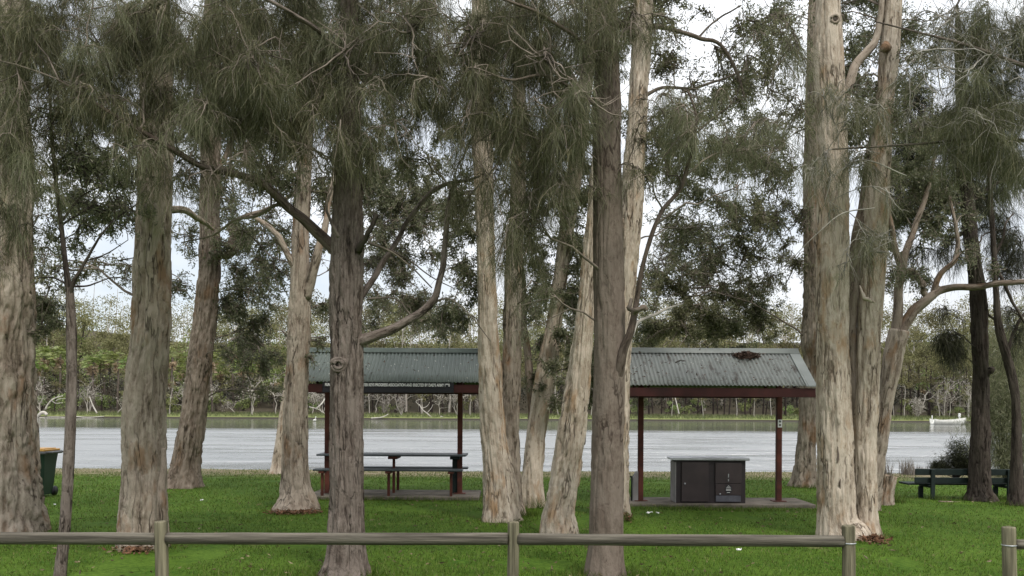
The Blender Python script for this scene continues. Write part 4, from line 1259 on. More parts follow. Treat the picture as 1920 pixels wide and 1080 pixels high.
Dt = 18.25
zs = S1['zs']
tb_ = empty('picnic_table', (ptX(738, Dt), Dt, zs), 'dark slatted picnic table standing under the green-roofed shelter', 'table')
zt = float(P(738, 852, Dt)[2])
mb = MB()
xl, xr = ptX(600, Dt), ptX(875, Dt)
for j in range(4):
    mb.box(((xl + xr) / 2 + .01 * (j % 2), Dt - .28 + j * .187, zt), (xr - xl, .175, .04), bev=.012)
mb.build('table_top', M['tablegrey'], tb_, smooth=False)
for px in (624, 738.5, 853):
    mb = MB()
    w = .11 if px > 800 else .055
    mb.box((ptX(px, Dt), Dt, (zs + zt - .08) / 2), (w, .06, zt - .08 - zs), bev=.004)
    mb.box((ptX(px + 1, Dt), Dt, zt - .055), (.2, .6, .06), bev=.01)
    mb.build('leg', M['benchgreen'] if px > 800 else M['rust'], tb_, smooth=False)
for lab, dy, x0, x1, py, legs in (('long dark bench seat on the near side of the picnic table', -.62, 589, 868, 881, (604.5, 729, 846)), ('long dark bench seat on the lake side of the picnic table', .62, 612, 878, 876.5, (620, 746.5, 862))):
    D = Dt + dy
    X0, X1 = ptX(x0, D), ptX(x1, D)
    z = float(P(738, py, D)[2])
    rt = empty('bench', ((X0 + X1) / 2, D, zs), lab, 'bench')
    mb = MB()
    for j in (-1, 1):
        mb.box(((X0 + X1) / 2, D + j * .075, z), (X1 - X0, .14, .04), bev=.012)
    mb.build('seat', M['tablegrey'], rt, smooth=False)
    for px in legs:
        mb = MB()
        mb.box((ptX(px, D), D, (zs + z - .02) / 2), (.055, .055, z - .02 - zs), bev=.004)
        mb.box((ptX(px, D), D, z - .045), (.12, .26, .05), bev=.008)
        mb.build('leg', M['rust'], rt, smooth=False)

# barbecue
Db = 16.6
zs = S2['zs']
bx0, bx1 = ptX(1267.5, Db), ptX(1399.5, Db)
zt = float(P(1330, 861, Db)[2])
bb = empty('barbecue', ((bx0 + bx1) / 2, Db + .35, zs), 'boxy dark brown public barbecue with a steel top, under the grey-roofed shelter', 'barbecue')
bw, bd = bx1 - bx0, .5
mb = MB()
mb.box(((bx0 + bx1) / 2, Db + bd / 2 + .01, (zs + zt - .03) / 2), (bw - .02, bd - .02, zt - .03 - zs), bev=.006)
mb.build('cabinet', M['bbqframe'], bb, smooth=False)
mb = MB()
mb.box((bx0 - .006, Db + bd / 2, (zs + zt - .05) / 2), (.02, bd + .01, zt - .06 - zs), bev=.004)
mb.build('side_panel', M['fibro'], bb, smooth=False)
mb = MB()
mb.box(((bx0 + bx1) / 2 - .01, Db + bd / 2, zt), (bw + .13, bd + .1, .05), bev=.012)
mb.box(((bx0 + bx1) / 2, Db + bd / 2, zt + .028), (bw * .5, bd * .6, .012), bev=.004)
mb.build('bench_top', M['steel'], bb, smooth=False)


def zz(py):
    return float(P(1330, py, Db)[2])


def door(x0, x1, y0, y1, m, knob=None):
    X0, X1, z1, z0 = ptX(x0, Db), ptX(x1, Db), zz(y0), max(zz(y1), zs + .03)
    mb = MB()
    mb.box(((X0 + X1) / 2, Db - .003, (z0 + z1) / 2), (X1 - X0, .03, z1 - z0), bev=.004)
    d = mb.build('door', M[m], bb, smooth=False)
    if knob:
        kx, kz = ptX(knob[0], Db), zz(knob[1])
        mb = MB()
        an = np.linspace(0, 1, 6)
        mb.tube(np.c_[np.full(6, kx), Db - .018 - an * .02, np.full(6, kz)], [.016, .018, .018, .017, .014, .008], 12)
        mb.build('lock_knob', M['steel'], d)
    return d


door(1278, 1328.5, 866.5, 943, 'bbq', (1284, 907))
du = door(1341, 1390, 868, 906.5, 'bbq')
dl = door(1341.5, 1389.5, 907.6, 928, 'bbq', (1350, 926))
door(1342, 1389, 929, 943, 'bbqgrey')
for py, h in ((891.5, .07), (900, .045)):
    mb = MB()
    mb.box((ptX(1365.5, Db), Db - .022, zz(py)), (.018, .012, h), bev=.004)
    mb.build('handle', M['steel'], du, smooth=False)
mb = MB()
an = np.linspace(0, 2 * np.pi, 32, endpoint=False)
pc = np.c_[ptX(1365.5, Db) + .066 * np.cos(an), zz(917) + .095 * np.sin(an)]
mb.prism(pc, Db - .026, Db - .0195)
pl = mb.build('plaque', M['black'], bb, smooth=False)
mb = MB()
for py, w in ((910, .02), (912.5, .06), (914.5, .095), (917.5, .09), (919, .1), (923, .06)):
    mb.box((ptX(1365.5, Db), Db - .0275, zz(py)), (w, .002, .007))
mb.build('plaque_lines', M['white'], pl, smooth=False)

# little label on the right post, with two round marks
x = S2['px'][1]
mb = MB()
zl = float(P(1461, 794, S2['Dp'])[2])
mb.box((x + .005, S2['Dp'] - .0555, zl), (.085, .006, .155), bev=.002)
lb = mb.build('notice', M['white'], sh2, smooth=False)
for dz in (.04, -.03):
    mb = MB()
    q = np.c_[x + .005 + .022 * np.cos(an), zl + dz + .022 * np.sin(an)]
    mb.prism(q, S2['Dp'] - .0605, S2['Dp'] - .0588)
    mb.build('round_mark', M['bindark'], lb, smooth=False)

# tap stand beside the left post
x = S2['px'][0]
tp = empty('tap_stand', (x - .1, 17.0, zs), 'grey sheet tap stand with a green pipe tap, against the left barbecue shelter post', 'tap')
mb = MB()
zt0 = float(P(1195, 884, 17.0)[2])
mb.prism([(x - .155, zs), (x - .058, zs), (x - .058, zt0), (x - .085, zt0), (x - .155, zt0 - .12)], 16.9, 17.1)
mb.build('panel', M['fibro'], tp, smooth=False)
mb = MB()
pz = float(P(1182, 894, 17.0)[2])
mb.tube(np.array([(x - .178, 16.97, zs), (x - .178, 16.97, pz), ]), .013, 10)
mb.build('pipe', M['benchgreen'], tp)
mb = MB()
mb.tube(smooth_path(np.array([(x - .165, 16.97, pz), (x - .21, 16.97, pz + .004), (x - .25, 16.97, pz - .008), (x - .262, 16.97, pz - .035)]), 10), .015, 10)
mb.tube(np.array([(x - .225, 16.97, pz), (x - .225, 16.97, pz + .055)]), .009, 8)
mb.box((x - .225, 16.97, pz + .06), (.06, .02, .016), bev=.006)
mb.build('tap', M['benchgreen'], tp)

# leaf litter pile on the roof, twigs
sl = np.array([S2['De'] - S2['Dp'], S2['zE'] - S2['zR']])
mb = MB()
n = 900
u = rng.normal(0, 1, n)
v = np.abs(rng.normal(0, .45, n))
keep = (np.abs(u) < 2) & (v < 1.2 - .35 * np.abs(u))
u, v = u[keep], v[keep]
tt = .15 + v * .16
cxp = float(P(1393, 664, S2['Dp'])[0])
th = .02 + .05 * np.exp(-u * u) * rng.random(len(u))
c = np.c_[cxp + u * .135, S2['Dp'] + sl[0] * tt - th * .5, S2['zR'] + sl[1] * tt + th]
leaf_quads(mb, c, .07, .028, .1, 0, .4)
tag(mb.build('leaf_litter', M['litter']), 'heap of brown dead leaves caught below the grey roof ridge', 'leaf heap')
for lab, x0, y0, x1, y1 in (('thin curved twig lying low on the grey roof right of centre', 1422, 707, 1452, 703), ('dead twig with leaves on the grey roof left of centre', 1266, 680, 1286, 677), ('small broken twig at the middle of the grey roof', 1324, 693, 1336, 697)):
    def onroof(px, py):
        lo_, hi_ = 0.0, 1.0
        for _ in range(30):
            k = (lo_ + hi_) / 2
            p = P(px, py, S2['Dp'] + sl[0] * k)
            if p[2] > S2['zR'] + sl[1] * k + .022:
                lo_ = k
            else:
                hi_ = k
        return p
    A, B_ = onroof(x0, y0), onroof(x1, y1)
    mb = MB()
    mb.tube(smooth_path(np.array([A, (A + B_) / 2 + [0, -.01, .03], B_]), 9), np.linspace(.012, .006, 9), 6)
    for k in range(3):
        s0 = A * (1 - .3 * k) + B_ * .3 * k
        mb.tube(np.array([s0, s0 + [rng.uniform(-.1, .1), -.04, -.02 + rng.uniform(0, .05)]]), .005, 5)
    tag(mb.build('twig', M['twig_dark']), lab, 'twig')

for S_, nl in ((S1, 130), (S2, 260)):
    tt = rng.random(nl)
    xx = rng.uniform(S_['X0'] + .3, S_['X1'] - .25, nl)
    mb = MB()
    leaf_quads(mb, np.c_[xx, S_['Dp'] + (S_['De'] - S_['Dp']) * tt, S_['zR'] + (S_['zE'] - S_['zR']) * tt + .012], .075, .022, .3, 0, .5)
    tag(mb.build('fallen_leaves', M['litter'], smooth=False), kind='stuff')

# ------------------------------------------------------------------ wheelie bin
Dn = base_D(72, 931)
wx = float(P(72, 900, Dn)[0])
gb = float(gz(wx, Dn))
bn = empty('wheelie_bin', (wx, Dn, gb), 'dark green wheelie bin with a yellow lid, beside the broad left paperbark', 'bin')
ht = float(P(87, 848, Dn)[2]) - gb
mb = MB()
secs = [(.05, .40, .42), (.3, .45, .48), (.7, .50, .56), (ht - .02, .54, .62)]
V, fc = [], []
for z, w, d in secs:
    x, y, b = w * .5, d / 2, .05
    V += [(wx + sx, Dn + sy, gb + z) for sx, sy in ((-x + b, -y), (x - b, -y), (x, -y + b), (x, y - b), (x - b, y), (-x + b, y), (-x, y - b), (-x, -y + b))]
for k in range(3):
    for i in range(8):
        fc.append((8 * k + i, 8 * k + (i + 1) % 8, 8 * k + 8 + (i + 1) % 8, 8 * k + 8 + i))
fc += [tuple(range(8))[::-1], tuple(range(24, 32))]
mb.add(V, fc)
body = mb.build('body', M['bin'], bn, smooth=False)
mb = MB()
mb.box((wx + .02, Dn, gb + ht), (.62, .68, .06), bev=.015)
mb.box((wx + .36, Dn, gb + ht + .005), (.1, .5, .035), bev=.012)
mb.build('rim', M['bindark'], bn, smooth=False)
mb = MB()
mb.box((wx + .02, Dn, gb + ht + .05), (.54, .62, .04), bev=.018)
mb.box((wx + .03, Dn, gb + ht + .078), (.4, .5, .02), bev=.01)
lid = mb.build('lid', M['binlid'], bn, smooth=False)
mb = MB()
mb.box((wx - .2, Dn - .05, gb + ht + .078), (.14, .5, .018), bev=.005)
mb.build('red_label', M['binred'], lid, smooth=False)
mb = MB()
mb.box((wx + .13, Dn - .297, gb + ht - .36), (.11, .006, .34), bev=.002, rot=Matrix.Rotation(math.radians(-5), 3, 'X'))
mb.build('sticker', M['sticker'], body, smooth=False)
for s_ in (-1, 1):
    mb = MB()
    mb.tube(np.array([(wx + s_ * .2 - .025, Dn + .25, gb + .1), (wx + s_ * .2 + .025, Dn + .25, gb + .1)]), .1, 16)
    mb.build('wheel', M['black'], bn)

# ------------------------------------------------------------------ green park bench, seen from behind
Dg = base_D(1742, 936)
ox = [float(P(p, 900, Dg)[0]) for p in (1716, 1935)]
gg = float(gz(ox[0], Dg))
bc = empty('park_bench', ((ox[0] + ox[1]) / 2, Dg, gg), 'dark green slatted park bench with its back to us, facing the lake', 'bench')


def zb(py, D=Dg):
    return float(P(1800, py + .2, D)[2])


for y0, y1, dD in ((879, 891, 0), (895.5, 906, .03)):
    mb = MB()
    mb.box(((ox[0] + ox[1]) / 2, Dg + dD, (zb(y0) + zb(y1)) / 2), (ox[1] - ox[0], .035, zb(y0) - zb(y1)), bev=.012)
    mb.build('back_slat', M['benchgreen'], bc, smooth=False)
mb = MB()
zseat = zb(908.5)
for j in range(3):
    mb.box(((ox[0] + ox[1]) / 2 - .06, Dg + .16 + j * .15, zseat), (ox[1] - ox[0] + .12, .135, .04), bev=.012)
mb.build('seat', M['benchgreen'], bc, smooth=False)
for px in (1747, 1890):
    X = float(P(px, 900, Dg)[0])
    mb = MB()
    mb.box((X, Dg - .045, (gg + zb(879.5)) / 2), (.085, .05, zb(879.5) - gg), bev=.006)
    mb.build('back_post', M['benchgreen'], bc, smooth=False)
    mb = MB()
    mb.box((X, Dg + .26, zseat - .05), (.07, .5, .05), bev=.005)
    mb.box((X - .06, Dg + .36, (gg + zseat - .07) / 2), (.09, .07, zseat - .07 - gg), bev=.006)
    mb.build('leg', M['benchgreen'], bc, smooth=False)

# ------------------------------------------------------------------ reeds, litter, sticks
for i, (px, py, w, h, n, lab) in enumerate(((1650, 892, 24, 34, 120, 'grey reed tuft rising behind the sloping stump'), (1702, 890, 12, 30, 110, 'dark reed clump at the waterline left of the bench back'), (1740, 886, 24, 26, 130, 'loose pale reeds at the waterline above the bench'), (1722, 890, 20, 16, 140, 'low matted reed clump just left of the bench back'))):
    D = base_D(px, py)
    mb = MB()
    a, _ = ray(px, py)
    bx = a * D + rng.normal(0, w * .5 * D / F, n)
    by = D + rng.normal(0, .15, n)
    c = np.c_[bx, by, gz(bx, by)]
    hh_ = h * D / F * rng.uniform(.5, 1.2, n)
    d = np.c_[rng.normal(0, .18, n), rng.normal(0, .18, n), np.ones(n)]
    s_ = np.c_[np.ones(n) * .006, np.zeros(n), np.zeros(n)]
    tip = c + d * hh_[:, None]
    V = np.stack([c - s_, c + s_, c + d * hh_[:, None] * .6 + s_ * .8 + [0.01, 0, 0], tip, c + d * hh_[:, None] * .6 - s_ * .8 + [.01, 0, 0]], 1)
    mb.add(V.reshape(-1, 3), np.arange(n * 5).reshape(n, 5))
    tag(mb.build('reed_clump', M['reed']), lab, 'reeds')
for i, (px, py, w, lab) in enumerate(((1218, 966, 11, 'larger white paper scrap on the grass below the barbecue slab'), (1233, 966.5, 6, 'smaller white paper scrap on the grass below the barbecue slab'), (378, 942, 5, 'tiny white scrap on the lawn between the two left paperbarks'), (103, 951, 5, 'small pale scrap on the grass near the wheelie bin'), (1386, 1037, 9, 'pale leaf-like scrap on the foreground grass past the fence rail'))):
    D = base_D(px, py)
    a, _ = ray(px, py)
    r_ = w / 2 * D / F
    x, y = a * D, D
    z = float(gz(x, y)) + .035
    mb = MB()
    gx, gy = np.meshgrid(np.linspace(-1, 1, 7), np.linspace(-1, 1, 5))
    hz = .035 * noise(np.stack([gx * 2 + i * 3, gy * 2, gx * 0], -1))
    V = np.stack([x + gx * r_ * (1 + .15 * gy), y + gy * r_ * .7, z + hz], -1).reshape(-1, 3)
    V2 = V - [0, 0, .004]
    ii = np.arange(35).reshape(5, 7)
    q = np.stack([ii[:-1, :-1], ii[:-1, 1:], ii[1:, 1:], ii[1:, :-1]], -1).reshape(-1, 4)
    mb.add(np.concatenate([V, V2]), np.concatenate([q, q[:, ::-1] + 35]))
    tag(mb.build('paper_scrap', M['white']), lab, 'litter')
for px, py, w, h, lab in ((268, 1030, 62, 9, 'reddish shed bark heaped at the foot of the stout left paperbark'), (1412, 0, 0, 0, None), (555, 962, 90, 6, 'brown bark litter round the flared forked paperbark'), (1628, 1012, 60, 7, 'orange bark shreds at the foot of the big right pair'), (1176, 974, 14, 12, 'brown dead leaves against the smooth she-oak base')):
    if not lab:
        continue
    D = base_D(px, py)
    a, _ = ray(px, py)
    n = int(w * 7)
    R = w / 2 * D / F
    x = a * D + rng.normal(0, R * .5, n)
    y = D - .05 + rng.normal(0, .16, n)
    mb = MB()
    leaf_quads(mb, np.c_[x, y, gz(x, y) + rng.uniform(.015, .02 + h * .006, n)], .07, .03, 0, 0, .25)
    tag(mb.build('bark_litter', M['mulch']), lab, 'bark litter')

# ------------------------------------------------------------------ grass
mb = MB()
n = 230000
D = 8.0 + 22 * rng.random(n) ** 1.6
x = rng.uniform(-.72, .72, n) * D
ok = D < 29.5
for S, X0, X1, dd in ((S1, 585, 900, .76), (S2, 1150, 1512, .66)):
    a0, a1 = float(P(X0, 920, S['Dp'])[0]), float(P(X1, 920, S['Dp'])[0])
    ok &= ~((x > a0) & (x < a1) & (np.abs(D - S['Dp'] - .05) < dd - .03))
bare = n2(x, D, .9, 21)
ok &= bare < .72
x, D = x[ok], D[ok]


def blades(mb, x, y, h, w):
    n = len(x)
    z = gz(x, y) - .004
    an = rng.uniform(0, np.pi, n)
    s_ = np.c_[np.cos(an), np.sin(an), np.zeros(n)] * (w * rng.uniform(.6, 1.3, n))[:, None]
    c = np.c_[x, y, z]
    d = np.c_[rng.normal(0, .45, n), rng.normal(0, .45, n), np.ones(n)] * (h * rng.uniform(.5, 1.3, n))[:, None]
    V = np.stack([c - s_, c + s_, c + d], 1)
    mb.add(V.reshape(-1, 3), np.arange(n * 3).reshape(n, 3))


blades(mb, x, D, .042 * (.6 + .8 * n2(x, D, .8, 31)), .0042 * (D / 11) ** .8)
for px, py, w, n, h in ((1000, 950, 26, 500, .22), (985, 965, 30, 400, .14), (1172, 975, 10, 160, .16), (1664, 940, 22, 500, .2), (1530, 900, 20, 300, .14), (940, 978, 46, 300, .1), (645, 1078, 60, 500, .10), (1134, 1078, 55, 500, .10), (1837, 938, 36, 400, .14), (1908, 947, 30, 300, .12), (555, 958, 55, 300, .09), (1570, 1008, 60, 400, .08), (268, 1026, 60, 400, .08), (1750, 936, 14, 160, .12), (1890, 936, 30, 240, .15), (740, 936, 150, 900, .09), (1330, 953, 170, 900, .08), (40, 1004, 70, 400, .09), (303, 1140, 20, 200, .1), (961, 1140, 20, 200, .1), (346, 914, 44, 300, .09), (1046, 1003, 46, 400, .10), (1512, 914, 30, 250, .12), (1622, 1005, 40, 300, .10), (965, 968, 24, 200, .12), (740, 937, 170, 1400, .10), (1330, 956, 190, 1400, .09), (845, 968, 30, 30, .2), (1150, 1074, 220, 500, .09), (600, 1074, 220, 500, .09)):
    D = base_D(px, py)
    a, _ = ray(px, py)
    R = w * D / F
    blades(mb, a * D + rng.normal(0, R * .7, n), D - .08 + rng.normal(0, .12, n), h, .004)
tag(mb.build('grass', M['grass'], smooth=False), kind='stuff')

mb = MB()
n = 2200
D = 8.5 + 20 * rng.random(n) ** 1.4
x = rng.uniform(-.7, .7, n) * D
ok = n2(x, D, .55, 41) > .44 - .12 * rng.random(n)
x, D = x[ok], D[ok]
leaf_quads(mb, np.c_[x, D, gz(x, D) + rng.uniform(.02, .05, len(x))], .075, .024, 0, 0, .3)
M['fallen_leaf'] = leaf_mat('fallen_leaves', [(0, (.05, .035, .02)), (.7, (.13, .10, .055)), (1, (.26, .21, .13))], .1, .02)
tag(mb.build('fallen_leaves', M['fallen_leaf'], smooth=False), kind='stuff')

# ------------------------------------------------------------------ far shore
def puff(mb, c, R, n, size, mi=0):
    p = unit(n) * (rng.random((n, 1)) ** .45) * np.asarray(R) + c
    leaf_quads(mb, p, size, size * .6, .2, mi)


def wig_tube(mb, a, b, r0, r1, n=7, w=.08, sides=6, mi=0):
    a, b = np.asarray(a, float), np.asarray(b, float)
    t = np.linspace(0, 1, n)[:, None]
    L = np.linalg.norm(b - a)
    q = a * (1 - t) + b * t + np.cumsum(rng.normal(0, w, (n, 3)), 0) * L * .4 * np.sin(np.pi * t * .8)
    mb.tube(q, np.linspace(r0, r1, n), sides, mi, cap=False)
    return q


def bare_branches(mb, base, h, r, nb, spread, pale_mi=0):
    top = base + [rng.normal(0, h * .15), rng.normal(0, h * .1), h * .75]
    q = wig_tube(mb, base, top, r, r * .3, 8, .1)
    for k in range(nb):
        s = q[rng.integers(2, 8)]
        e = s + [rng.normal(0, spread), rng.normal(0, spread * .7), rng.uniform(.0, h * .45)]
        q2 = wig_tube(mb, s, e, r * .45, r * .12, 6, .16, 5)
        for j in range(3):
            s2 = q2[rng.integers(2, 6)]
            wig_tube(mb, s2, s2 + [rng.normal(0, spread * .5), rng.normal(0, spread * .4), rng.uniform(-.2, h * .22)], r * .2, r * .07, 5, .18, 4)
    return top


protos = {}


def proto(kind, name, cat, label, group, parts):
    """parts: [(part name, MB, mats)]"""
    root = empty(name, (0, 0, 0), label, cat, group)
    for pn, mb, ms in parts:
        mb.build(pn, ms, root)
    protos.setdefault(kind, []).append([root, False])
    return root


def clone(root):
    r = root.copy()
    COL.objects.link(r)
    for ch in root.children:
        c = ch.copy()
        COL.objects.link(c)
        c.parent = r
    return r


for v in range(6):      # gums with open grey-green heads
    h = rng.uniform(11, 15)
    tk, cr = MB(), MB()
    top = np.array([rng.normal(0, .8), rng.normal(0, .5), h * .8])
    q = wig_tube(tk, (0, 0, -.4), top, .2, .07, 9, .03)
    for k in range(9):
        s = q[rng.integers(4, 9)]
        e = s + [rng.normal(0, 1.8), rng.normal(0, 1.5), rng.uniform(.6, 3)]
        wig_tube(tk, s, e, .07, .02, 5, .12, 5)
        puff(cr, e, (1.5, 1.3, 1.0), 190, .3)
        puff(cr, e + rng.normal(0, .9, 3), (.9, .9, .5), 70, .3)
    proto('gum', 'gum_tree', 'tree', 'tall open-headed gum tree in the bush on the far bank', 'gum trees on the far bank', [('trunk', tk, M['far_trunk_pale'] if v % 2 else M['far_trunk']), ('crown', cr, M['far_leaf'])])
for v in range(5):      # bare grey-white trees
    h = rng.uniform(4, 7.5)
    tk, cr = MB(), MB()
    for k in range(rng.integers(1, 4)):
        top = bare_branches(tk, np.array([rng.normal(0, .3), 0, -.2]), h * rng.uniform(.7, 1), .1, 8, h * .22)
        puff(cr, top + [0, 0, -.3], (h * .28, h * .22, h * .22), 90, .3)
        puff(cr, top + [rng.normal(0, 1), 0, -1.2], (h * .25, h * .2, h * .16), 70, .28)
    proto('bare', 'bare_tree', 'tree', 'pale bare-branched scrubby tree near the far waterline', 'pale bare trees on the far bank', [('trunk', tk, M['far_trunk_pale']), ('crown', cr, M['far_dry'])])
for v in range(5):      # fan palms
    h = rng.uniform(4, 8.5)
    tk, cr, sk = MB(), MB(), MB()
    wig_tube(tk, (0, 0, -.3), (rng.normal(0, .3), 0, h), .16, .13, 6, .02, 8)
    c = np.array([0, 0, h])
    for k in range(30):
        d = unit(1)[0]
        d[2] = abs(d[2]) * 1.1 - .35
        d /= np.linalg.norm(d)
        f = c + d * rng.uniform(.8, 1.3)
        side = np.cross(d, [0, 0, 1.])
        side /= np.linalg.norm(side) + 1e-6
        up = np.cross(side, d)
        for a_ in np.linspace(-1.2, 1.2, 7):
            e = f + (d * math.cos(a_) + side * math.sin(a_)) * .85 + [0, 0, -.28]
            w = up * .03 + side * .1 * math.cos(a_) + d * .1 * abs(math.sin(a_))
            cr.add([f, (f + e) / 2 + w, e, (f + e) / 2 - w], [(0, 1, 2, 3)])
        cr.add([c, c + side * .03, f + side * .03, f], [(0, 1, 2, 3)])
    puff(sk, c - [0, 0, .9], (.55, .55, .7), 60, .55)
    proto('palm', 'fan_palm', 'palm', 'yellow-green fan palm with a dry brown skirt on the far left bank', 'fan palms on the far left bank', [('trunk', tk, M['far_trunk']), ('crown', cr, M['frond']), ('skirt', sk, M['skirt'])])
for v in range(6):      # dark straight paperbarks
    h = rng.uniform(8, 11)
    tk, cr = MB(), MB()
    q = wig_tube(tk, (0, 0, -.3), (rng.normal(0, .5), 0, h), .17, .06, 8, .025)
    for k in range(7):
        s = q[rng.integers(4, 8)]
        e = s + [rng.normal(0, 1.1), rng.normal(0, 1), rng.uniform(.2, 1.6)]
        wig_tube(tk, s, e, .05, .015, 5, .12, 4)
        puff(cr, e, (1.0, 1.0, .7), 90, .28)
    proto('dark', 'dark_paperbark', 'tree', 'dark straight-trunked paperbark in the stand along the far bank', 'dark trunks along the far bank', [('trunk', tk, M['far_trunk_dark']), ('crown', cr, M['far_leaf'])])
for v in range(5):      # slim white trunks
    h = rng.uniform(4, 8)
    tk, cr = MB(), MB()
    q = wig_tube(tk, (0, 0, -.3), (rng.normal(0, .9), 0, h), .09, .035, 7, .05)
    for k in range(5):
        s = q[rng.integers(3, 7)]
        e = s + [rng.normal(0, .8), rng.normal(0, .6), rng.uniform(.1, 1.1)]
        wig_tube(tk, s, e, .035, .012, 5, .15, 4)
        puff(cr, e, (.7, .6, .45), 40, .26)
    proto('white', 'slim_paperbark', 'tree', 'slim white-trunked sapling standing out on the far bank', 'slim white trunks on the far bank', [('trunk', tk, M['far_trunk_pale']), ('crown', cr, M['far_leaf'])])
for v in range(5):      # bright bushes
    tk, cr = MB(), MB()
    h = rng.uniform(1.8, 4.5)
    for k in range(7):
        e = np.array([rng.normal(0, .8), rng.normal(0, .6), rng.uniform(.3, 1) * h])
        wig_tube(tk, (0, 0, -.2), e, .05, .015, 5, .1, 4)
        puff(cr, e, (.75, .7, .55), 75, .3)
    proto('bush', 'green_bush', 'shrub', 'fresh green leafy bush among the trees on the far bank', 'green bushes on the far bank', [('stem', tk, M['far_trunk']), ('foliage', cr, M['far_bright'])])


def place(kind, px, D, s=1.0):
    lst = protos[kind]
    it = lst[int(rng.integers(len(lst)))]
    for alt in lst:
        if not alt[1]:
            it = alt
            break
    r = it[0] if not it[1] else clone(it[0])
    it[1] = True
    a, _ = ray(px, 780)
    x = a * D
    r.location = (x, D, float(gz(x, D)))
    r.rotation_euler[2] = rng.uniform(0, 6.28)
    k = s * rng.uniform(.85, 1.15)
    r.scale = (k, k, k * rng.uniform(.92, 1.1))
    return r


def scatter(kind, n, x0, x1, d0, d1, s=1.0):
    for x in np.linspace(x0, x1, n):
        place(kind, x + rng.uniform(-.5, .5) * (x1 - x0) / n * 1.4, rng.uniform(d0, d1), s)


scatter('palm', 46, -80, 560, 147, 178, 1.2)
scatter('palm', 6, 1230, 1960, 150, 165, .8)
scatter('gum', 26, -150, 560, 166, 190, 1.25)
scatter('bare', 16, -60, 540, 143, 152, 1.0)
scatter('bush', 26, -60, 560, 147, 165, 1.1)
scatter('dark', 12, -60, 560, 147, 156, .7)
scatter('white', 6, 120, 520, 143, 147, .8)
scatter('gum', 22, 560, 1120, 156, 182, 1.25)
scatter('bare', 15, 580, 1120, 143, 152, .9)
scatter('dark', 34, 580, 1130, 148, 160, .9)
scatter('white', 9, 640, 1120, 143, 149, .9)
scatter('bush', 10, 600, 1130, 148, 158, .6)
scatter('gum', 36, 1120, 2080, 156, 186, 1.25)
scatter('dark', 70, 1130, 2060, 147, 160, .9)
scatter('white', 18, 1180, 1980, 143, 148, .8)
scatter('bare', 16, 1500, 2000, 145, 153, 1.1)
scatter('bush', 22, 1130, 2000, 145.5, 158, .7)
for v in protos.values():
    for it in v:
        if not it[1]:
            for ch in list(it[0].children):
                bpy.data.objects.remove(ch)
            bpy.data.objects.remove(it[0])

# the bush beyond, one mass
mb = MB()
for k in range(760):       # low understorey, its dark colour supplies the shade between the trunks
    D = rng.uniform(158, 180)
    x = rng.uniform(-.78, .78) * D
    z = float(gz(x, D))
    puff(mb, (x, D, z + rng.uniform(.4, 5)), (2.2, 1.6, 1.7), 46, .5, 0)
for k in range(2300):       # canopy up the hill
    D = rng.uniform(180, 290)
    x = rng.uniform(-.80, .80) * D
    z = float(gz(x, D))
    puff(mb, (x, D, z + rng.uniform(2, 12.5)), (2.6, 2.2, 1.8), 60, .5, 1)
for k in range(1000):      # middle storey on the lower slope
    D = rng.uniform(160, 188)
    x = rng.uniform(-.80, .80) * D
    z = float(gz(x, D))
    puff(mb, (x, D, z + rng.uniform(3.5, 11)), (2.2, 1.8, 1.5), 56, .45, 1 if rng.random() < (.8 if x > -20 else .6) else 3)
for k in range(260):
    D = rng.uniform(175, 280)
    x = rng.uniform(-.78, .78) * D
    z = float(gz(x, D))
    wig_tube(mb, (x, D, z), (x + rng.normal(0, .8), D, z + rng.uniform(9, 14)), .16, .05, 6, .03, 5, 2)
for k in range(170):
    D = rng.uniform(172, 230)
    x = rng.uniform(-.78, -.12) * D
    z = float(gz(x, D))
    puff(mb, (x, D, z + rng.uniform(2, 8)), (1.8, 1.6, 1.0), 50, .5, 3)
tag(mb.build('far_woodland', [M['far_shade'], M['far_leaf'], M['far_trunk_pale'], M['far_bright']]), kind='stuff')
# long grass on the far bank
mb = MB()
n = 26000
x = rng.uniform(-.75, .75, n) * 143
y = rng.uniform(138.2, 150, n) + (n2(x, x * 0, .07, 5) - .5) * 5
z = gz(x, y)
ok = z > WL + .22
x, y = x[ok], y[ok]
blades(mb, x, y, .42, .05)
M['bank_grass'] = leaf_mat('bank_grass', [(0, (.05, .065, .022)), (.5, (.11, .135, .05)), (1, (.22, .22, .11))], .35, .02)
tag(mb.build('bank_grass', M['bank_grass'], smooth=False), kind='stuff')


# driftwood along the far waterline
def driftwood(label, pts, w0, w1, D=138.5, extra=(), name='driftwood', m='bleached'):
    mb = MB()
    q = smooth_path(np.array([P(px, py, D + dd) for px, py, dd in pts]), 14)
    mb.tube(q, np.linspace(w0, w1, 14) / 2 * D / F, 8)
    for e in extra:
        mb.tube(smooth_path(np.array([P(px, py, D + dd) for px, py, dd in e]), 9), np.linspace(w1 * .9, w1 * .4, 9) / 2 * D / F, 6)
    tag(mb.build(name, M[m]), label, 'driftwood')


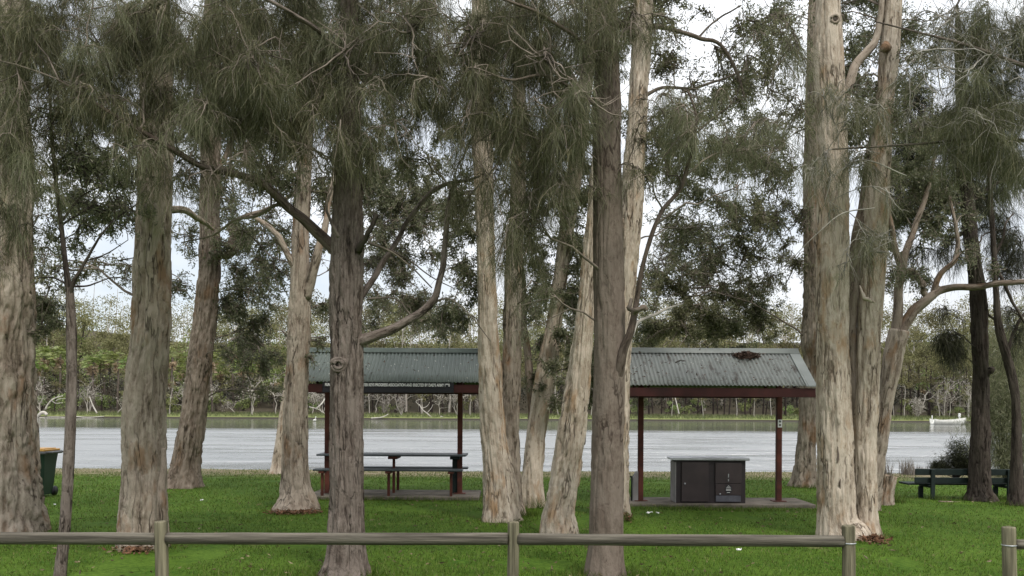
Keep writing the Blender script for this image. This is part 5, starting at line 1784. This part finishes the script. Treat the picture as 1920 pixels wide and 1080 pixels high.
driftwood('bleached branch slanting up from the far bank, left of the picnic shelter post', [(592, 767, 0), (603, 757, 0), (612, 744, .5), (625, 736, 1)], 3.2, 2, extra=([(580, 763, 0), (596, 767, 0), (610, 776, -.5)],))
driftwood('whitened dead branches sprawling at the far waterline under the picnic shelter', [(812, 786, 0), (802, 776, 0), (792, 768, 0), (786, 758, 0)], 2.6, 1.4, extra=([(790, 766, 0), (800, 762, 0), (806, 754, 0)], [(786, 760, 0), (780, 752, 0), (792, 748, 0)], [(800, 775, 0), (808, 766, 0), (812, 758, 0)]))
driftwood('short white log end at the far waterline, right of the dead branches', [(826, 781, 0), (832, 783, 0), (838, 785, 0)], 3.2, 3)
driftwood('grey half-sunken log at the far waterline near the big she-oak', [(696, 784, -.8), (712, 783, -.8), (722, 780, -.8), (728, 776, -.8)], 2.2, 1.4)
driftwood('curved bleached log on the far bank beside the broad left paperbark', [(66, 784, 0), (72, 779, 0), (78, 774, 0), (84, 774, 0), (88, 778, 0)], 6, 6, D=137.5)
driftwood('long pale log lying along the far left waterline', [(64, 783.5, -1), (95, 782, -.8), (128, 782.5, -.6)], 1.8, 1.2)
driftwood('thin pale log along the far waterline right of the sapling', [(143, 781, -.8), (165, 782.5, -.7), (195, 780.5, -.8)], 1.8, 1.2)
driftwood('dead white tree leaning from the far bank above the left waterline', [(85, 768, 0), (90, 758, 0), (100, 748, 0), (118, 742, .5)], 3.4, 1.6, extra=([(96, 750, 0), (104, 756, 0), (118, 755, 0)], [(100, 748, 0), (108, 744, 0), (112, 738, 0)], [(104, 752, 0), (112, 748, 0), (124, 747, 0)]))
driftwood('white leaning sapling stem on the far left bank', [(182, 775, 0), (174, 760, 0), (168, 744, 0)], 3, 1.8)
driftwood('white leaning stem on the far bank below the grey roof', [(1273, 776, 0), (1270, 762, 0), (1266, 746, .5)], 2.6, 1.6)

# ------------------------------------------------------------------ boat and bird
DB = 120.0
bx = float(P(1779.5, 790, DB)[0])
L = 64 * DB / F
rt = empty('rowing_boat', (bx, DB, WL), 'white open dinghy moored by the far bank at the right', 'boat')
mb = MB()
ns = 15
V = []
for i in range(ns):
    u = i / (ns - 1)
    xx = bx - L / 2 + L * u
    beam = .82 * (1 - max(0, (u - .45) / .55) ** 2.2) ** .75 * (1 if u > .12 else .86 + .14 * u / .12) + .02
    sheer = .55 + .34 * max(0, (u - .4) / .6) ** 2.0 + .16 * max(0, (.25 - u) / .25) ** 2
    keel = -.12 + .45 * max(0, (u - .82) / .18) ** 2
    for a_, b_ in ((-1, 1), (-.93, .45), (-.6, .0), (0, -.1), (.6, .0), (.93, .45), (1, 1)):
        V.append((xx, DB + beam * a_, WL + keel + .1 + (sheer - keel) * max(0, b_) if b_ > 0 else WL + keel))
    for a_, b_ in ((.94, 1), (.86, .5), (.5, .18), (-.5, .18), (-.86, .5), (-.94, 1)):
        V.append((xx, DB + beam * a_, WL + keel + .1 + (sheer - keel) * b_))
k = 13
fc = [(i * k + j, i * k + (j + 1) % k, (i + 1) * k + (j + 1) % k, (i + 1) * k + j) for i in range(ns - 1) for j in range(k)]
fc += [tuple(range(k))[::-1], tuple(range((ns - 1) * k, ns * k))]
mb.add(V, fc)
mb.build('hull', M['whitehull'], rt)
for u in (.3, .55, .78):
    mb = MB()
    mb.box((bx - L / 2 + L * u, DB, WL + .5), (.25, 1.3, .04), bev=.01)
    mb.build('thwart', M['whitehull'], rt, smooth=False)
mb = MB()
ox_ = float(P(1799, 785, DB)[0])
mb.box((ox_, DB, WL + 1.28), (.26, .34, .55), bev=.08)
mb.box((ox_, DB, WL + .8), (.14, .2, .6), bev=.03)
mb.build('outboard_cover', M['white'], rt, smooth=False)
mb = MB()
lx_ = float(P(1747.8, 785, DB)[0])
mb.tube(np.array([(lx_, DB, WL + .3), (lx_ - .02, DB, WL + 1.25)]), .05, 8)
mb.build('stern_post', M['white'], rt)

Dw = 118.0
bp = P(590, 791, Dw)
mb = MB()
s = .75
c0 = np.array([bp[0], Dw, WL])
path = np.array([(-.42, .10, .02), (-.3, .2, .1), (-.1, .24, .2), (.12, .24, .2), (.24, .28, .14), (.27, .42, .085), (.2, .6, .06), (.2, .74, .055), (.28, .83, .075), (.36, .83, .06), (.44, .78, .03), (.62, .70, .016), (.7, .67, .005)]) * s
q = smooth_path(np.c_[path[:, 0], np.zeros(len(path)), path[:, 1], path[:, 2]], 48)
ang = math.radians(60)
pts = np.c_[c0[0] + q[:, 0] * math.cos(ang), c0[1] + q[:, 0] * math.sin(ang), c0[2] + q[:, 2]]
mb.tube(pts, np.maximum(q[:, 3], .004), 12)
tag(mb.build('pelican', M['whitehull']), 'white pelican floating near the far bank left of the picnic shelter', 'bird')

# ------------------------------------------------------------------ sky, sun, camera
SUN_EL, SUN_AZ = math.radians(52), math.radians(150)      # azimuth clockwise from +Y: behind and to the right of the camera
w = bpy.data.worlds.new('World')
scene.world = w
w.use_nodes = True
t = w.node_tree
t.nodes.clear()
sky = N(t, 'ShaderNodeTexSky', sky_type='NISHITA', sun_disc=False, sun_elevation=SUN_EL, sun_rotation=SUN_AZ)
gen = N(t, 'ShaderNodeTexCoord').outputs['Generated']
sx = N(t, 'ShaderNodeSeparateXYZ')
t.links.new(gen, sx.inputs[0])
cl = noise_n(t, gen, 3.0, 6, .6, (1, 1, 2.6))
lum = N(t, 'ShaderNodeMapRange', i_1=0.0, i_2=.9, i_3=6.5, i_4=20.0)
t.links.new(sx.outputs[2], lum.inputs[0])
shade = math_(t, 'MULTIPLY', lum.outputs[0], math_(t, 'ADD', math_(t, 'MULTIPLY', cl, .35), .82))
cc = N(t, 'ShaderNodeCombineColor')
for i, k in enumerate((.965, .99, 1.03)):
    t.links.new(math_(t, 'MULTIPLY', shade, k), cc.inputs[i])
cov = ramp(t, noise_n(t, gen, 2.2, 5, .6, (1, 1, 2.2), (4, 2, 1)), [(.36, (.55, .55, .55)), (.52, (.95, .95, .95))])
bgc = mixc(t, cov, sky.outputs[0], cc.outputs[0])
bg = N(t, 'ShaderNodeBackground', i_Strength=.1)
t.links.new(bgc, bg.inputs[0])
o = N(t, 'ShaderNodeOutputWorld')
t.links.new(bg.outputs[0], o.inputs[0])

sd = bpy.data.lights.new('sun', 'SUN')
sd.energy = 2.0
sd.angle = math.radians(12)
sd.color = (1, .95, .88)
so = bpy.data.objects.new('sun', sd)
COL.objects.link(so)
dirv = np.array([math.sin(SUN_AZ) * math.cos(SUN_EL), math.cos(SUN_AZ) * math.cos(SUN_EL), math.sin(SUN_EL)])
from mathutils import Vector
so.rotation_euler = Vector(dirv).to_track_quat('Z', 'Y').to_euler()

cd = bpy.data.cameras.new('camera')
cd.sensor_width = 36
cd.lens = F / 1920 * 36
cd.shift_y = (HY - 540) / 1920
cd.clip_end = 3000
cam = bpy.data.objects.new('camera', cd)
COL.objects.link(cam)
cam.matrix_world = Matrix.Translation((0, 0, H)) @ Matrix.Rotation(math.pi / 2, 4, 'X') @ Matrix.Rotation(ROLL, 4, 'Z')
scene.camera = cam
scene.view_settings.view_transform = 'Standard'
scene.view_settings.look = 'None'
scene.view_settings.exposure = 0.35
scene.view_settings.gamma = 1.0
scene.cycles.max_bounces = 6
scene.cycles.diffuse_bounces = 3
scene.cycles.glossy_bounces = 3
scene.cycles.transmission_bounces = 3
